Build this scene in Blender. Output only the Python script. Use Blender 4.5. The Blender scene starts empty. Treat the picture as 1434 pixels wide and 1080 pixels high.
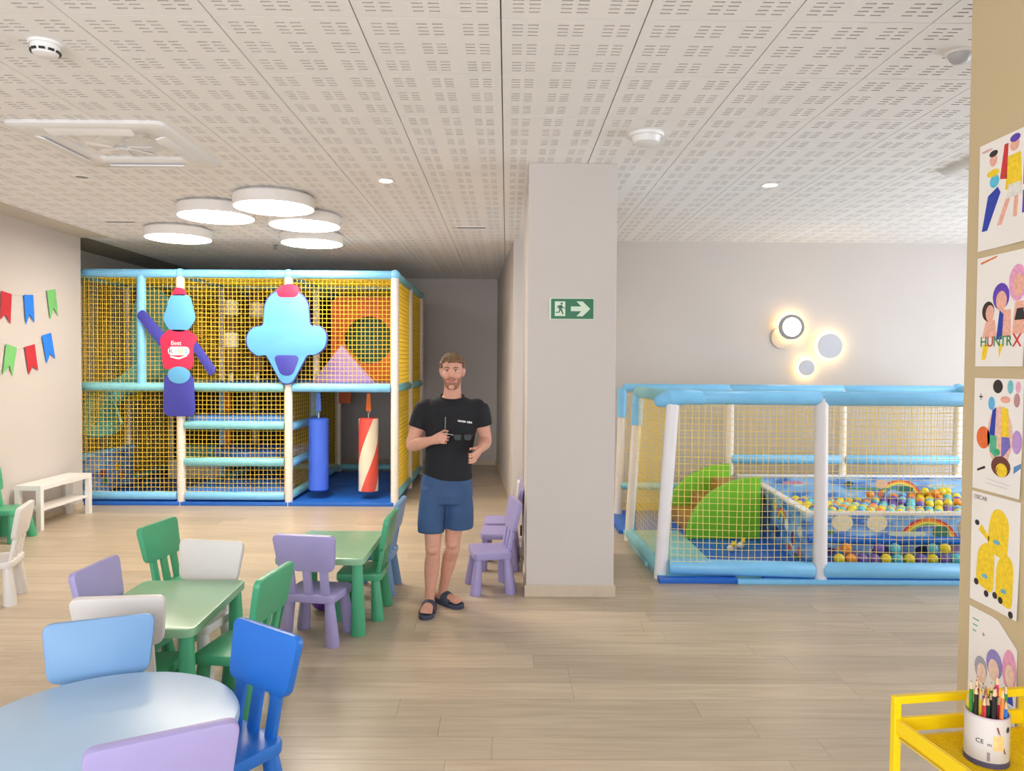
import bpy, bmesh, math, random
from mathutils import Vector, Matrix, Euler
V = Vector
random.seed(7)
S = bpy.context.scene
C = S.collection
PI = math.pi

# ------------------------------------------------------------------ camera
cam_d = bpy.data.cameras.new('camera')
cam = bpy.data.objects.new('camera', cam_d)
C.objects.link(cam)
YAW, PITCH, ROLL, CAM_H = .0071, -.0265, .0063, 1.661
cam_d.sensor_width = 36.0
cam_d.lens = 36.0 * 1036.0 / 1434.0
cam_d.clip_start = .05
fw = V((math.sin(YAW) * math.cos(PITCH), math.cos(YAW) * math.cos(PITCH), math.sin(PITCH)))
r0 = V((math.cos(YAW), -math.sin(YAW), 0))
u0 = r0.cross(fw)
rt = r0 * math.cos(ROLL) + u0 * math.sin(ROLL)
up = -r0 * math.sin(ROLL) + u0 * math.cos(ROLL)
cam.matrix_world = Matrix(((rt.x, up.x, -fw.x, 0), (rt.y, up.y, -fw.y, 0), (rt.z, up.z, -fw.z, CAM_H), (0, 0, 0, 1)))
S.camera = cam

# ------------------------------------------------------------------ world, daylight, exposure
w = bpy.data.worlds.new('world')
S.world = w
w.use_nodes = True
w.node_tree.nodes['Background'].inputs[0].default_value = (.86, .93, 1, 1)
w.node_tree.nodes['Background'].inputs[1].default_value = 1.0


def area(name, loc, rot, sx, sy, power, col):
    l = bpy.data.lights.new(name, 'AREA')
    l.shape = 'RECTANGLE'
    l.size, l.size_y = sx, sy
    l.energy = power
    l.color = col
    o = bpy.data.objects.new(name, l)
    o.location = loc
    o.rotation_euler = rot
    C.objects.link(o)
    return o


# daylight entering through the window wall behind the photographer and through the ball-room window
area('daylight_rear_window', (-1.3, -3.0, 1.65), (PI / 2, 0, 0), 6.6, 2.5, 310, (.86, .925, 1))
area('daylight_side_window', (6.7, 5.2, 1.7), (PI / 2, 0, PI / 2), 4.6, 2.3, 180, (.86, .925, 1))
vs = S.view_settings
vs.view_transform = 'Standard'
vs.look = 'None'
vs.gamma = 1
vs.use_curve_mapping = False
vs.exposure = 0.07


# ------------------------------------------------------------------ materials
def lin(c):
    return tuple(((v / 255) / 12.92 if v / 255 <= .04045 else ((v / 255 + .055) / 1.055) ** 2.4) for v in c)


def mat(name, rgb, rough=.5, metal=0., var=.06, scale=6., bump=0., bscale=60., spec=.5, emit=0., trans=0., coat=0.):
    m = bpy.data.materials.new(name)
    m.use_nodes = True
    nt = m.node_tree
    b = nt.nodes['Principled BSDF']
    c = lin(rgb)
    b.inputs['Roughness'].default_value = rough
    b.inputs['Metallic'].default_value = metal
    b.inputs['Specular IOR Level'].default_value = spec
    b.inputs['Coat Weight'].default_value = coat
    b.inputs['Transmission Weight'].default_value = trans
    geo = nt.nodes.new('ShaderNodeNewGeometry')
    n = nt.nodes.new('ShaderNodeTexNoise')
    n.inputs['Scale'].default_value = scale
    n.inputs['Detail'].default_value = 3
    nt.links.new(geo.outputs['Position'], n.inputs['Vector'])
    r = nt.nodes.new('ShaderNodeValToRGB')
    r.color_ramp.elements[0].position = .3
    r.color_ramp.elements[1].position = .7
    r.color_ramp.elements[0].color = (*[max(0, v * (1 - var)) for v in c], 1)
    r.color_ramp.elements[1].color = (*[min(1, v * (1 + var)) for v in c], 1)
    nt.links.new(n.outputs['Fac'], r.inputs['Fac'])
    nt.links.new(r.outputs['Color'], b.inputs['Base Color'])
    if emit:
        b.inputs['Emission Color'].default_value = (*c, 1)
        b.inputs['Emission Strength'].default_value = emit
    if bump:
        n2 = nt.nodes.new('ShaderNodeTexNoise')
        n2.inputs['Scale'].default_value = bscale
        nt.links.new(geo.outputs['Position'], n2.inputs['Vector'])
        bp = nt.nodes.new('ShaderNodeBump')
        bp.inputs['Strength'].default_value = bump
        bp.inputs['Distance'].default_value = .004
        nt.links.new(n2.outputs['Fac'], bp.inputs['Height'])
        nt.links.new(bp.outputs['Normal'], b.inputs['Normal'])
    return m


M = {}
M['wall'] = mat('wall_paint', (208, 200, 195), .85, var=.015, scale=1.5, bump=.05, bscale=200)
M['wall_warm_shade'] = mat('wall_paint_shaded_warm', (200, 180, 142), .85, var=.015, scale=1.5, bump=.05, bscale=200)  # shade and warm light on the near wall mixed into its colour
M['base'] = mat('baseboard_oak', (205, 188, 166), .5, var=.06, scale=9)
M['tile'] = mat('ceiling_tile_white', (247, 245, 245), .9, var=.006, scale=2)
M['felt'] = mat('slot_felt', (196, 188, 185), .95)
M['tee'] = mat('ceiling_grid_back', (172, 164, 152), .8)
M['plaster'] = mat('ceiling_margin_plaster', (205, 196, 184), .9, var=.02)
M['white_pl'] = mat('white_plastic', (238, 236, 236), .35, var=.01)
M['white_fur'] = mat('white_lacquer', (242, 238, 234), .4, var=.015)
M['grille'] = mat('grey_grille', (150, 148, 150), .6)
M['black'] = mat('black_plastic', (22, 22, 24), .45)
M['purple'] = mat('lilac_plastic', (166, 156, 206), .4, var=.02)
M['green'] = mat('green_plastic', (78, 172, 128), .36, var=.03)
M['greensheen'] = mat('green_table_sheen', (146, 192, 154), .28, var=.02)  # green paled to include the whitish sheen on the table tops
M['lblue'] = mat('light_blue_plastic', (114, 156, 200), .38, var=.02)
M['tblue'] = mat('pale_blue_table', (172, 200, 228), .3, var=.02)
M['blue'] = mat('blue_plastic', (34, 112, 206), .35, var=.03)
M['chwhite'] = mat('chair_white_plastic', (226, 220, 216), .4, var=.015)
M['pad'] = mat('light_blue_vinyl', (134, 204, 248), .38, var=.04, scale=12)
M['padteal'] = mat('pale_teal_vinyl', (138, 206, 214), .42, var=.05, scale=12)
M['post'] = mat('white_vinyl_post', (240, 228, 216), .45, var=.03, scale=10)
M['matblue'] = mat('blue_mat_vinyl', (34, 104, 200), .42, var=.06, scale=5, bump=.1, bscale=120)
M['mataqua'] = mat('aqua_mat_vinyl', (140, 205, 215), .45, var=.05)
M['stepmat'] = mat('step_mat_blue', (74, 142, 224), .42, var=.05)
M['net'] = mat('yellow_net', (246, 206, 62), .6, var=.05, scale=30)
M['netp'] = mat('pale_yellow_net', (250, 220, 130), .6, var=.05, scale=30)
M['backshade'] = mat('dark_brown_shade', (44, 34, 20), .85, var=.2)  # dark tone painted for the shade at the back of the play frame
M['orange'] = mat('orange_panel', (232, 104, 28), .5, var=.06)
M['dgreen'] = mat('dark_green_panel', (24, 98, 74), .6, var=.1)
M['prism'] = mat('lilac_foam', (176, 140, 204), .5)
M['brown'] = mat('brown_foam', (112, 78, 62), .6, var=.08)
M['cream'] = mat('cream_vinyl', (238, 220, 196), .5, var=.04)
M['teal'] = mat('teal_slide', (106, 186, 176), .35, var=.04)
M['bagblue'] = mat('blue_vinyl_bag', (70, 112, 232), .4, var=.05)
M['bagred'] = mat('coral_vinyl', (226, 84, 70), .42, var=.05)
M['bagcream'] = mat('bag_cream_vinyl', (236, 222, 196), .45, var=.05)
M['strap'] = mat('orange_webbing', (240, 112, 28), .7, var=.1)
M['strapb'] = mat('blue_webbing', (92, 132, 232), .7, var=.1)
M['steel'] = mat('steel', (196, 194, 190), .3, metal=1.)
M['lime'] = mat('lime_foam_vinyl', (124, 196, 34), .45, var=.06)
M['step_br'] = mat('step_brown_vinyl', (168, 122, 66), .5, var=.06)
M['bd_light'] = mat('board_light_blue', (98, 170, 218), .4, var=.01)
M['bd_navy'] = mat('board_indigo', (66, 66, 164), .4, var=.01)
M['bd_red'] = mat('board_crimson', (226, 44, 84), .4, var=.01)
M['bd_white'] = mat('board_white', (244, 240, 240), .4, var=.01)
M['bd_yellow'] = mat('board_yellow', (250, 210, 50), .4, var=.01)
M['skin'] = mat('skin', (212, 156, 134), .5, var=.06, scale=20, spec=.35)
M['hair'] = mat('brown_hair', (112, 82, 54), .6, var=.35, scale=70)
M['beard'] = mat('brown_stubble', (158, 108, 86), .7, var=.2, scale=200)
M['lips'] = mat('lips', (188, 104, 96), .45)
M['eyew'] = mat('eye_white', (232, 226, 220), .2)
M['iris'] = mat('iris', (60, 44, 36), .2)
M['shirt'] = mat('black_cotton', (22, 22, 28), .85, var=.15, scale=14, bump=.3, bscale=25)
M['shorts'] = mat('navy_shorts', (50, 80, 122), .75, var=.12, scale=10, bump=.4, bscale=18)
M['slide'] = mat('slate_slides', (58, 64, 84), .6, var=.08)
M['lens'] = mat('sunglass_lens', (14, 14, 16), .35, spec=.3)
M['grey_dome'] = mat('grey_dome', (196, 196, 200), .4)
M['signgreen'] = mat('sign_green', (16, 108, 70), .4, var=.03)
M['signpale'] = mat('sign_pale', (214, 230, 206), .4, var=.02)
M['paper'] = mat('paper', (240, 234, 228), .9, var=.01)
M['yellowmetal'] = mat('yellow_metal', (244, 208, 16), .4, var=.02)
M['traymesh'] = mat('tray_yellow_mesh', (226, 196, 70), .5, var=.03)
M['disc'] = mat('lamp_diffuser', (255, 244, 226), .5, var=0., emit=27.)
M['lampbody'] = mat('lamp_body', (240, 236, 234), .5, var=.01)
M['dl'] = mat('downlight_glow', (255, 244, 224), .5, var=0., emit=320.)
M['warm'] = mat('warm_glow', (255, 214, 140), .5, var=0., emit=20.)
M['lampface'] = mat('wall_lamp_face', (205, 205, 214), .5, var=.01)
M['flagred'] = mat('red_felt', (200, 48, 60), .85, var=.05)
M['flagblue'] = mat('blue_felt', (40, 130, 240), .85, var=.05)
M['flaggreen'] = mat('green_felt', (122, 196, 118), .85, var=.05)
M['string'] = mat('white_string', (240, 236, 228), .8)
M['glass'] = mat('window_glass', (240, 245, 250), .02, trans=1., var=0)
M['ballpurple'] = mat('violet_ball', (98, 44, 158), .35)


def ink(rgb):
    k = 'ink_%d_%d_%d' % rgb
    if k not in M:
        M[k] = mat(k, rgb, .7, var=.12, scale=90)
    return M[k]


def plank_mat(per_island):
    m = bpy.data.materials.new('oak_plank' + ('_far' if per_island else ''))
    m.use_nodes = True
    nt = m.node_tree
    N, L = nt.nodes.new, nt.links.new
    b = nt.nodes['Principled BSDF']
    geo = N('ShaderNodeNewGeometry')
    if per_island:
        rnd = geo.outputs['Random Per Island']
    else:
        rnd = N('ShaderNodeObjectInfo').outputs['Random']
    mp = N('ShaderNodeVectorMath'); mp.operation = 'MULTIPLY'
    mp.inputs[1].default_value = (1.1, 16, 1)
    L(geo.outputs['Position'], mp.inputs[0])
    cx = N('ShaderNodeCombineXYZ')
    mm = N('ShaderNodeMath'); mm.operation = 'MULTIPLY'; mm.inputs[1].default_value = 37
    L(rnd, mm.inputs[0]); L(mm.outputs[0], cx.inputs[0]); L(mm.outputs[0], cx.inputs[2])
    ad = N('ShaderNodeVectorMath'); ad.operation = 'ADD'
    L(mp.outputs[0], ad.inputs[0]); L(cx.outputs[0], ad.inputs[1])
    n = N('ShaderNodeTexNoise'); n.inputs['Scale'].default_value = 1.6; n.inputs['Detail'].default_value = 6
    n.inputs['Distortion'].default_value = .8
    L(ad.outputs[0], n.inputs['Vector'])
    r = N('ShaderNodeValToRGB')
    e = r.color_ramp.elements
    e[0].position = .25; e[1].position = .78
    e[0].color = (*lin((176, 157, 134)), 1); e[1].color = (*lin((202, 185, 162)), 1)
    L(n.outputs['Fac'], r.inputs['Fac'])
    hs = N('ShaderNodeHueSaturation')
    mr = N('ShaderNodeMapRange'); mr.inputs[3].default_value = .9; mr.inputs[4].default_value = 1.1
    L(rnd, mr.inputs[0]); L(mr.outputs[0], hs.inputs['Value']); L(r.outputs['Color'], hs.inputs['Color'])
    L(hs.outputs['Color'], b.inputs['Base Color'])
    b.inputs['Roughness'].default_value = .33
    bp = N('ShaderNodeBump'); bp.inputs['Strength'].default_value = .06; bp.inputs['Distance'].default_value = .004
    L(n.outputs['Fac'], bp.inputs['Height']); L(bp.outputs['Normal'], b.inputs['Normal'])
    return m


M['plank'] = plank_mat(False)
M['plank_far'] = plank_mat(True)


def sea_print():
    m = bpy.data.materials.new('seaside_print')
    m.use_nodes = True
    nt = m.node_tree
    N, L = nt.nodes.new, nt.links.new
    b = nt.nodes['Principled BSDF']
    b.inputs['Roughness'].default_value = .4
    geo = N('ShaderNodeNewGeometry')
    mp = N('ShaderNodeVectorMath'); mp.operation = 'MULTIPLY'; mp.inputs[1].default_value = (2.2, 2.2, 6.5)
    L(geo.outputs['Position'], mp.inputs[0])
    n = N('ShaderNodeTexNoise'); n.inputs['Scale'].default_value = 1.7; n.inputs['Detail'].default_value = 4
    L(mp.outputs[0], n.inputs['Vector'])
    r = N('ShaderNodeValToRGB')
    e = r.color_ramp.elements
    e[0].position = .36; e[0].color = (*lin((66, 120, 200)), 1)
    e[1].position = .68; e[1].color = (*lin((222, 236, 246)), 1)
    x = e.new(.48); x.color = (*lin((128, 176, 232)), 1)
    x = e.new(.6); x.color = (*lin((150, 196, 238)), 1)
    L(n.outputs['Fac'], r.inputs['Fac'])
    L(r.outputs['Color'], b.inputs['Base Color'])
    return m


M['print'] = sea_print()


# ------------------------------------------------------------------ mesh helpers
class B:
    def __init__(s):
        s.bm = bmesh.new()

    def merge(s, t, mtx=None):
        me = bpy.data.meshes.new('tmp')
        t.to_mesh(me); t.free()
        if mtx is not None:
            me.transform(mtx)
        s.bm.from_mesh(me)
        bpy.data.meshes.remove(me)
        return s

    def box(s, c, d, rot=None, bevel=0., seg=2):
        t = bmesh.new()
        bmesh.ops.create_cube(t, size=1)
        bmesh.ops.scale(t, vec=d, verts=t.verts)
        if bevel:
            bmesh.ops.bevel(t, geom=t.edges[:], offset=bevel, segments=seg, affect='EDGES', profile=.6)
        m = Matrix.Translation(c)
        if rot is not None:
            m = m @ (rot if isinstance(rot, Matrix) else Euler(rot).to_matrix().to_4x4())
        return s.merge(t, m)

    def span(s, a, b, bevel=0.):
        a, b = V(a), V(b)
        return s.box((a + b) / 2, (abs(b.x - a.x), abs(b.y - a.y), abs(b.z - a.z)), bevel=bevel)

    def rings(s, rings, cap=True):
        vs = [[s.bm.verts.new(p) for p in r] for r in rings]
        n = len(rings[0])
        for a, b in zip(vs, vs[1:]):
            for i in range(n):
                j = (i + 1) % n
                s.bm.faces.new((a[i], a[j], b[j], b[i]))
        if cap:
            s.bm.faces.new(list(reversed(vs[0])))
            s.bm.faces.new(vs[-1])
        return s

    def limb(s, pts, ref=(1, 0, 0), n=16, cap=True, dome=0):
        ref = V(ref)
        P = [V(p[0]) for p in pts]
        R = []
        for i, p in enumerate(P):
            t = (P[min(i + 1, len(P) - 1)] - P[max(i - 1, 0)]).normalized()
            a = (ref - t * ref.dot(t)).normalized()
            b = t.cross(a)
            rr = pts[i][1]
            rx, ry = rr if isinstance(rr, tuple) else (rr, rr)
            R.append([p + a * rx * math.cos(2 * PI * k / n) + b * ry * math.sin(2 * PI * k / n) for k in range(n)])
            if dome and i in (0, len(P) - 1):
                d = t * (-1 if i == 0 else 1)
                ex = [[p + d * min(rx, ry) * math.sin(f) + (q - p) * math.cos(f) for q in R[-1]] for f in (.45, .9, 1.3)]
                if i == 0:
                    last = R.pop(); R += ex[::-1] + [last]
                else:
                    R += ex
        return s.rings(R, cap)

    def tube(s, a, b, r, r2=None, n=14):
        a, b = V(a), V(b)
        t = (b - a).normalized()
        ref = (0, 0, 1) if abs(t.z) < .9 else (1, 0, 0)
        return s.limb([(a, r), (b, r if r2 is None else r2)], ref, n)

    def path(s, pts, r, n=8):
        return s.limb([(p, r) for p in pts], (.31, .22, .92), n)

    def lathe(s, prof, org=(0, 0, 0), n=24, mtx=None):
        m = mtx or Matrix()
        o = V(org)
        R = [[o + m.to_3x3() @ V((max(r, 1e-4) * math.cos(2 * PI * k / n), max(r, 1e-4) * math.sin(2 * PI * k / n), z)) for k in range(n)] for r, z in prof]
        return s.rings(R, True)

    def hoop(s, prof, org=(0, 0, 0), n=24, mtx=None):
        m = (mtx or Matrix()).to_3x3()
        o = V(org)
        return s.rings([[o + m @ V((r * math.cos(2 * PI * k / n), r * math.sin(2 * PI * k / n), z)) for k in range(n)] for r, z in prof + prof[:1]], False)

    def sphere(s, c, r, u=12, v=8, sc=(1, 1, 1), rot=None):
        t = bmesh.new()
        bmesh.ops.create_uvsphere(t, u_segments=u, v_segments=v, radius=r)
        m = Matrix.Translation(c)
        if rot is not None:
            m = m @ Euler(rot).to_matrix().to_4x4()
        return s.merge(t, m @ Matrix.Diagonal((*sc, 1)))

    def slab(s, poly, h, bevel=0., mtx=None, seg=2):
        """polygon in local XY extruded 0..h along local Z"""
        t = bmesh.new()
        f = t.faces.new([t.verts.new((p[0], p[1], 0)) for p in poly])
        if f.normal.z > 0 or f.calc_area() and (f.normal_update() or f.normal.z > 0):
            f.normal_flip()
        e = bmesh.ops.extrude_face_region(t, geom=[f])
        bmesh.ops.translate(t, verts=[g for g in e['geom'] if isinstance(g, bmesh.types.BMVert)], vec=(0, 0, h))
        if bevel:
            ed = [x for x in t.edges if abs(x.verts[0].co.z - x.verts[1].co.z) < 1e-6]
            bmesh.ops.bevel(t, geom=ed, offset=bevel, segments=seg, affect='EDGES', profile=.6)
        bmesh.ops.recalc_face_normals(t, faces=t.faces)
        return s.merge(t, mtx)

    def build(s, name, m, parent=None, smooth=True, loc=None):
        me = bpy.data.meshes.new(name)
        bmesh.ops.recalc_face_normals(s.bm, faces=s.bm.faces)
        s.bm.to_mesh(me); s.bm.free()
        me.materials.append(M[m] if isinstance(m, str) else m)
        if smooth:
            me.polygons.foreach_set('use_smooth', [True] * len(me.polygons))
            me.set_sharp_from_angle(angle=math.radians(40))
        o = bpy.data.objects.new(name, me)
        C.objects.link(o)
        if parent:
            o.parent = parent
        if loc:
            o.location = loc
        return o


def tag(o, label=None, cat=None, group=None, kind=None):
    if label: o['label'] = label
    if cat: o['category'] = cat
    if group: o['group'] = group
    if kind: o['kind'] = kind
    return o


def thing(name, label, cat, loc=(0, 0, 0), rz=0., group=None):
    o = bpy.data.objects.new(name, None)
    o.empty_display_size = .1
    C.objects.link(o)
    o.location = loc
    o.rotation_euler = (0, 0, rz)
    return tag(o, label, cat, group)


def struct(o):
    o['kind'] = 'structure'
    return o


def share(src, name, parent, loc=(0, 0, 0), rot=(0, 0, 0), scale=None):
    o = bpy.data.objects.new(name, src)
    C.objects.link(o)
    o.parent = parent
    o.location = loc
    o.rotation_euler = rot
    if scale: o.scale = scale
    return o


def dup(root, label, loc, rz, group=None):
    r = root.copy(); C.objects.link(r)
    r.location = loc; r.rotation_euler = (0, 0, rz)
    r['label'] = label
    if group: r['group'] = group
    for ch in root.children:
        c = ch.copy(); C.objects.link(c); c.parent = r
        for g in ch.children:
            d = g.copy(); C.objects.link(d); d.parent = c
    return r


def rrect(w_, h_, r, n=5, cx=0, cy=0):
    out = []
    for sx, sy, a in ((1, 1, 0), (-1, 1, PI / 2), (-1, -1, PI), (1, -1, 3 * PI / 2)):
        for k in range(n + 1):
            t = a + PI / 2 * k / n
            out.append((cx + sx * (w_ / 2 - r) + r * math.cos(t), cy + sy * (h_ / 2 - r) + r * math.sin(t)))
    return out


def rpoly(pts, r, n=5):
    """round the corners of a polygon"""
    out = []
    k = len(pts)
    for i in range(k):
        p0, p, p1 = V(pts[i - 1]), V(pts[i]), V(pts[(i + 1) % k])
        a, b = (p0 - p), (p1 - p)
        d = min(r, a.length * .48, b.length * .48)
        A, Bq = p + a.normalized() * d, p + b.normalized() * d
        for j in range(n + 1):
            t = j / n
            q = A * (1 - t) ** 2 + p * 2 * t * (1 - t) + Bq * t * t
            out.append((q.x, q.y))
    return out


def ell(rx, ry, cx=0, cy=0, n=24):
    return [(cx + rx * math.cos(2 * PI * k / n), cy + ry * math.sin(2 * PI * k / n)) for k in range(n)]


def text(body, size, mtx, m, name, parent, ext=.0006):
    cu = bpy.data.curves.new('txt', 'FONT')
    cu.body = body; cu.size = size; cu.extrude = ext; cu.align_x = 'CENTER'; cu.align_y = 'CENTER'
    o = bpy.data.objects.new('txt', cu)
    C.objects.link(o)
    dg = bpy.context.evaluated_depsgraph_get()
    me = bpy.data.meshes.new_from_object(o.evaluated_get(dg))
    bpy.data.objects.remove(o)
    me.transform(mtx)
    me.name = name
    me.materials.clear(); me.materials.append(M[m] if isinstance(m, str) else m)
    q = bpy.data.objects.new(name, me)
    C.objects.link(q); q.parent = parent
    return q


# frames: local x right, y up, z toward viewer
def front(x, y, z):   # on a surface facing -Y
    return Matrix.Translation((x, y, z)) @ Matrix(((1, 0, 0, 0), (0, 0, -1, 0), (0, 1, 0, 0), (0, 0, 0, 1)))


def faceL(x, y, z):   # on a surface facing -X (right-hand wall); local x -> -Y
    return Matrix.Translation((x, y, z)) @ Matrix(((0, 0, -1, 0), (-1, 0, 0, 0), (0, 1, 0, 0), (0, 0, 0, 1)))


def faceR(x, y, z):   # on a surface facing +X (left-hand wall); local x -> +Y
    return Matrix.Translation((x, y, z)) @ Matrix(((0, 0, 1, 0), (1, 0, 0, 0), (0, 1, 0, 0), (0, 0, 0, 1)))


def net(org, u, v, w_, h_, sp, r, name, m, parent, wav=.0):
    """crossing strands over a rectangle; u,v unit vectors"""
    org, u, v = V(org), V(u), V(v)
    nrm = u.cross(v)
    vs, fs = [], []

    def strand(a, b, side):
        i = len(vs)
        for p in (a, b):
            for q in (side * r, nrm * r, -side * r, -nrm * r):
                vs.append(p + q)
        for k in range(4):
            fs.append((i + k, i + (k + 1) % 4, i + 4 + (k + 1) % 4, i + 4 + k))
    rr = random.Random(3)
    n = max(2, round(w_ / sp))
    for i in range(n + 1):
        x = w_ * i / n
        j = rr.uniform(-wav, wav)
        a = org + u * x; b = a + v * h_
        mid = (a + b) / 2 + u * j
        strand(a, mid, u); strand(mid, b, u)
    n = max(2, round(h_ / sp))
    for i in range(n + 1):
        y = h_ * i / n
        a = org + v * y + nrm * r * .6; b = a + u * w_
        mid = (a + b) / 2 - v * rr.uniform(0, wav * 1.5)
        strand(a, mid, v); strand(mid, b, v)
    me = bpy.data.meshes.new(name)
    me.from_pydata([tuple(p) for p in vs], [], fs)
    me.materials.append(M[m])
    o = bpy.data.objects.new(name, me)
    C.objects.link(o); o.parent = parent
    o['kind'] = 'stuff'
    return o


# ------------------------------------------------------------------ room shell
CZ = 3.102
XL = -4.9            # left wall
YB = 8.53            # back wall of the ball room
YE = 12.36           # end wall of the corridor / play niche
XN = -5.45           # left wall of the play niche
XR = 6.9             # right wall of the ball room
XW = 1.40            # near right wall with the drawings
YW = 2.255
YS = -3.2            # window wall behind the photographer

floor = struct(B().span((-5.6, YS - .2, -.06), (7.1, YE + .2, -.012)).build('floor', 'base', smooth=False))
# oak planks
PW, PL = .19, 1.45
pme = B().box((0, 0, -.006), (PL - .0012, PW - .0012, .012))
plank0 = pme.build('plank', 'plank', floor, smooth=False)
pm = plank0.data
cells = []
row = 0
y = YS + .1
rf = random.Random(11)
while y < YE:
    x = -5.45 + rf.uniform(-1.2, 0)
    while x < XR + .7:
        cells.append((x + PL / 2, y))
        x += PL
    y += PW
    row += 1


def in_view(x, y):
    return y > 2.9 and abs(x) < .72 * y + .8 and not (x > .9 and y > YB + .1) and y < YE


cells_v = sorted([c for c in cells if in_view(*c)], key=lambda c: c[1] ** 2 + c[0] ** 2)
keep = set(cells_v[:299])
first = True
far = B()
for c in cells:
    if c in keep:
        if first:
            plank0.location = (c[0], c[1], 0); first = False
        else:
            share(pm, 'plank', floor, (c[0], c[1], 0))
    else:
        far.box((c[0], c[1], -.006), (PL - .0012, PW - .0012, .012))
o = far.build('distant_planks', 'plank_far', floor, smooth=False)
o['kind'] = 'stuff'

# ceiling: backing plane + perforated tiles
ceil = struct(B().span((-5.6, YS - .2, CZ + .022), (7.1, YE + .2, CZ + .2)).build('ceiling', 'tee', smooth=False))


def tile_mesh():
    W, D = .5935, .5955
    xs, ys = [], []
    for g in range(3):
        for k in range(2):
            x0 = .046 + g * .194 + k * .066
            xs.append((x0, x0 + .044))
        for k in range(4):
            y0 = .048 + g * .194 + k * .0325
            ys.append((y0, y0 + .0095))
    X = [0] + [v for p in xs for v in p] + [W]
    Y = [0] + [v for p in ys for v in p] + [D]
    hx = {i for i in range(len(X) - 1) if (X[i], X[i + 1]) in xs}
    hy = {i for i in range(len(Y) - 1) if (Y[i], Y[i + 1]) in ys}
    bm = bmesh.new()
    g0 = [[bm.verts.new((x - W / 2, y - D / 2, 0)) for y in Y] for x in X]
    dep = .005
    for i in range(len(X) - 1):
        for j in range(len(Y) - 1):
            q = (g0[i][j], g0[i][j + 1], g0[i + 1][j + 1], g0[i + 1][j])
            if i in hx and j in hy:
                t = [bm.verts.new(v.co + V((0, 0, dep))) for v in q]
                f = bm.faces.new(t); f.material_index = 1
                for k in range(4):
                    f = bm.faces.new((q[k], q[(k + 1) % 4], t[(k + 1) % 4], t[k])); f.material_index = 1
            else:
                bm.faces.new(q)
    # edges up
    for a, b in (((0, 0), (len(X) - 1, 0)), ((len(X) - 1, 0), (len(X) - 1, len(Y) - 1)), ((len(X) - 1, len(Y) - 1), (0, len(Y) - 1)), ((0, len(Y) - 1), (0, 0))):
        p, q = V((X[a[0]] - W / 2, Y[a[1]] - D / 2, 0)), V((X[b[0]] - W / 2, Y[b[1]] - D / 2, 0))
        bm.faces.new([bm.verts.new(v) for v in (p, q, q + V((0, 0, .022)), p + V((0, 0, .022)))])
    me = bpy.data.meshes.new('ceiling_tile')
    bm.to_mesh(me); bm.free()
    me.materials.append(M['tile']); me.materials.append(M['felt'])
    return me


tm = tile_mesh()
GX, GY = -.0338, 3.1115
tiles = []
for i in range(-8, 12):
    for j in range(-11, 16):
        cx, cy = GX + .6 * i + .3, GY + .6 * j + .3
        if cx < -4.62 and cy < 8.6: continue
        if cx < XN or cx > XR + .2 or cy > YE + .2: continue
        tiles.append((cx, cy))


def tile_view(x, y):
    if y < 2.2 or abs(x) > .72 * y + .7: return False
    if x > .5 and y > YB + .3: return False
    if x > XW * y / YW + .5: return False
    return True


tv = sorted([t for t in tiles if tile_view(*t)], key=lambda t: t[0] ** 2 + t[1] ** 2)
keep = set(tv[:299])
rest = bmesh.new()
for t in tiles:
    if t in keep:
        share(tm, 'ceiling_tile', ceil, (t[0], t[1], CZ))
    else:
        k = len(rest.verts)
        rest.from_mesh(tm)
        rest.verts.ensure_lookup_table()
        bmesh.ops.translate(rest, verts=rest.verts[k:], vec=(t[0], t[1], CZ))
me = bpy.data.meshes.new('distant_ceiling_tiles')
rest.to_mesh(me); rest.free()
me.materials.append(M['tile']); me.materials.append(M['felt'])
o = bpy.data.objects.new('distant_ceiling_tiles', me); C.objects.link(o); o.parent = ceil; o['kind'] = 'stuff'
struct(B().span((XL, YS, CZ - .004), (-4.545, 8.55, CZ + .02)).build('ceiling_margin', 'plaster', ceil, smooth=False))

# walls
struct(B().span((XL - .14, YS, 0), (XL, 8.56, CZ)).build('wall_left', 'wall', smooth=False))
struct(B().span((XN - .14, 8.42, 0), (XN, YE, CZ)).span((XN - .14, 8.42, 0), (XL - .14, 8.56, CZ)).build('wall_niche', 'wall', smooth=False))
struct(B().span((XN - .14, YE, 0), (-.05, YE + .15, CZ)).build('wall_end', 'wall', smooth=False))
wb = B().span((.07, YB, 0), (XR + .15, YB + .15, CZ))
wb.slab([(.07, YB), (.22, YB), (.0, YE), (-.165, YE)], CZ)
struct(wb.build('wall_back', 'wall', smooth=False))
struct(B().span((XW, YS, 0), (XW + .2, YW, CZ)).build('wall_right', 'wall_warm_shade', smooth=False))
# side wall of the ball room, with its window
wr = B().span((XR, YS, 0), (XR + .15, 2.9, CZ)).span((XR, 7.5, 0), (XR + .15, YB, CZ)).span((XR, 2.9, 0), (XR + .15, 7.5, .5)).span((XR, 2.9, 2.9), (XR + .15, 7.5, CZ))
struct(wr.build('wall_far_right', 'wall', smooth=False))
ws = B().span((XL - .14, YS - .15, 0), (-4.6, YS, CZ)).span((2., YS - .15, 0), (XR + .15, YS, CZ)).span((-4.6, YS - .15, 0), (2., YS, .35)).span((-4.6, YS - .15, 2.95), (2., YS, CZ))
struct(ws.build('wall_rear', 'wall', smooth=False))
win = struct(B().span((-4.6, YS - .1, .35), (-4.53, YS - .05, 2.95)).span((1.93, YS - .1, .35), (2, YS - .05, 2.95)).span((-4.6, YS - .1, .35), (2, YS - .05, .42)).span((-4.6, YS - .1, 2.88), (2, YS - .05, 2.95)).span((-1.33, YS - .1, .35), (-1.27, YS - .05, 2.95)).build('window_1', 'white_pl', smooth=False))
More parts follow.
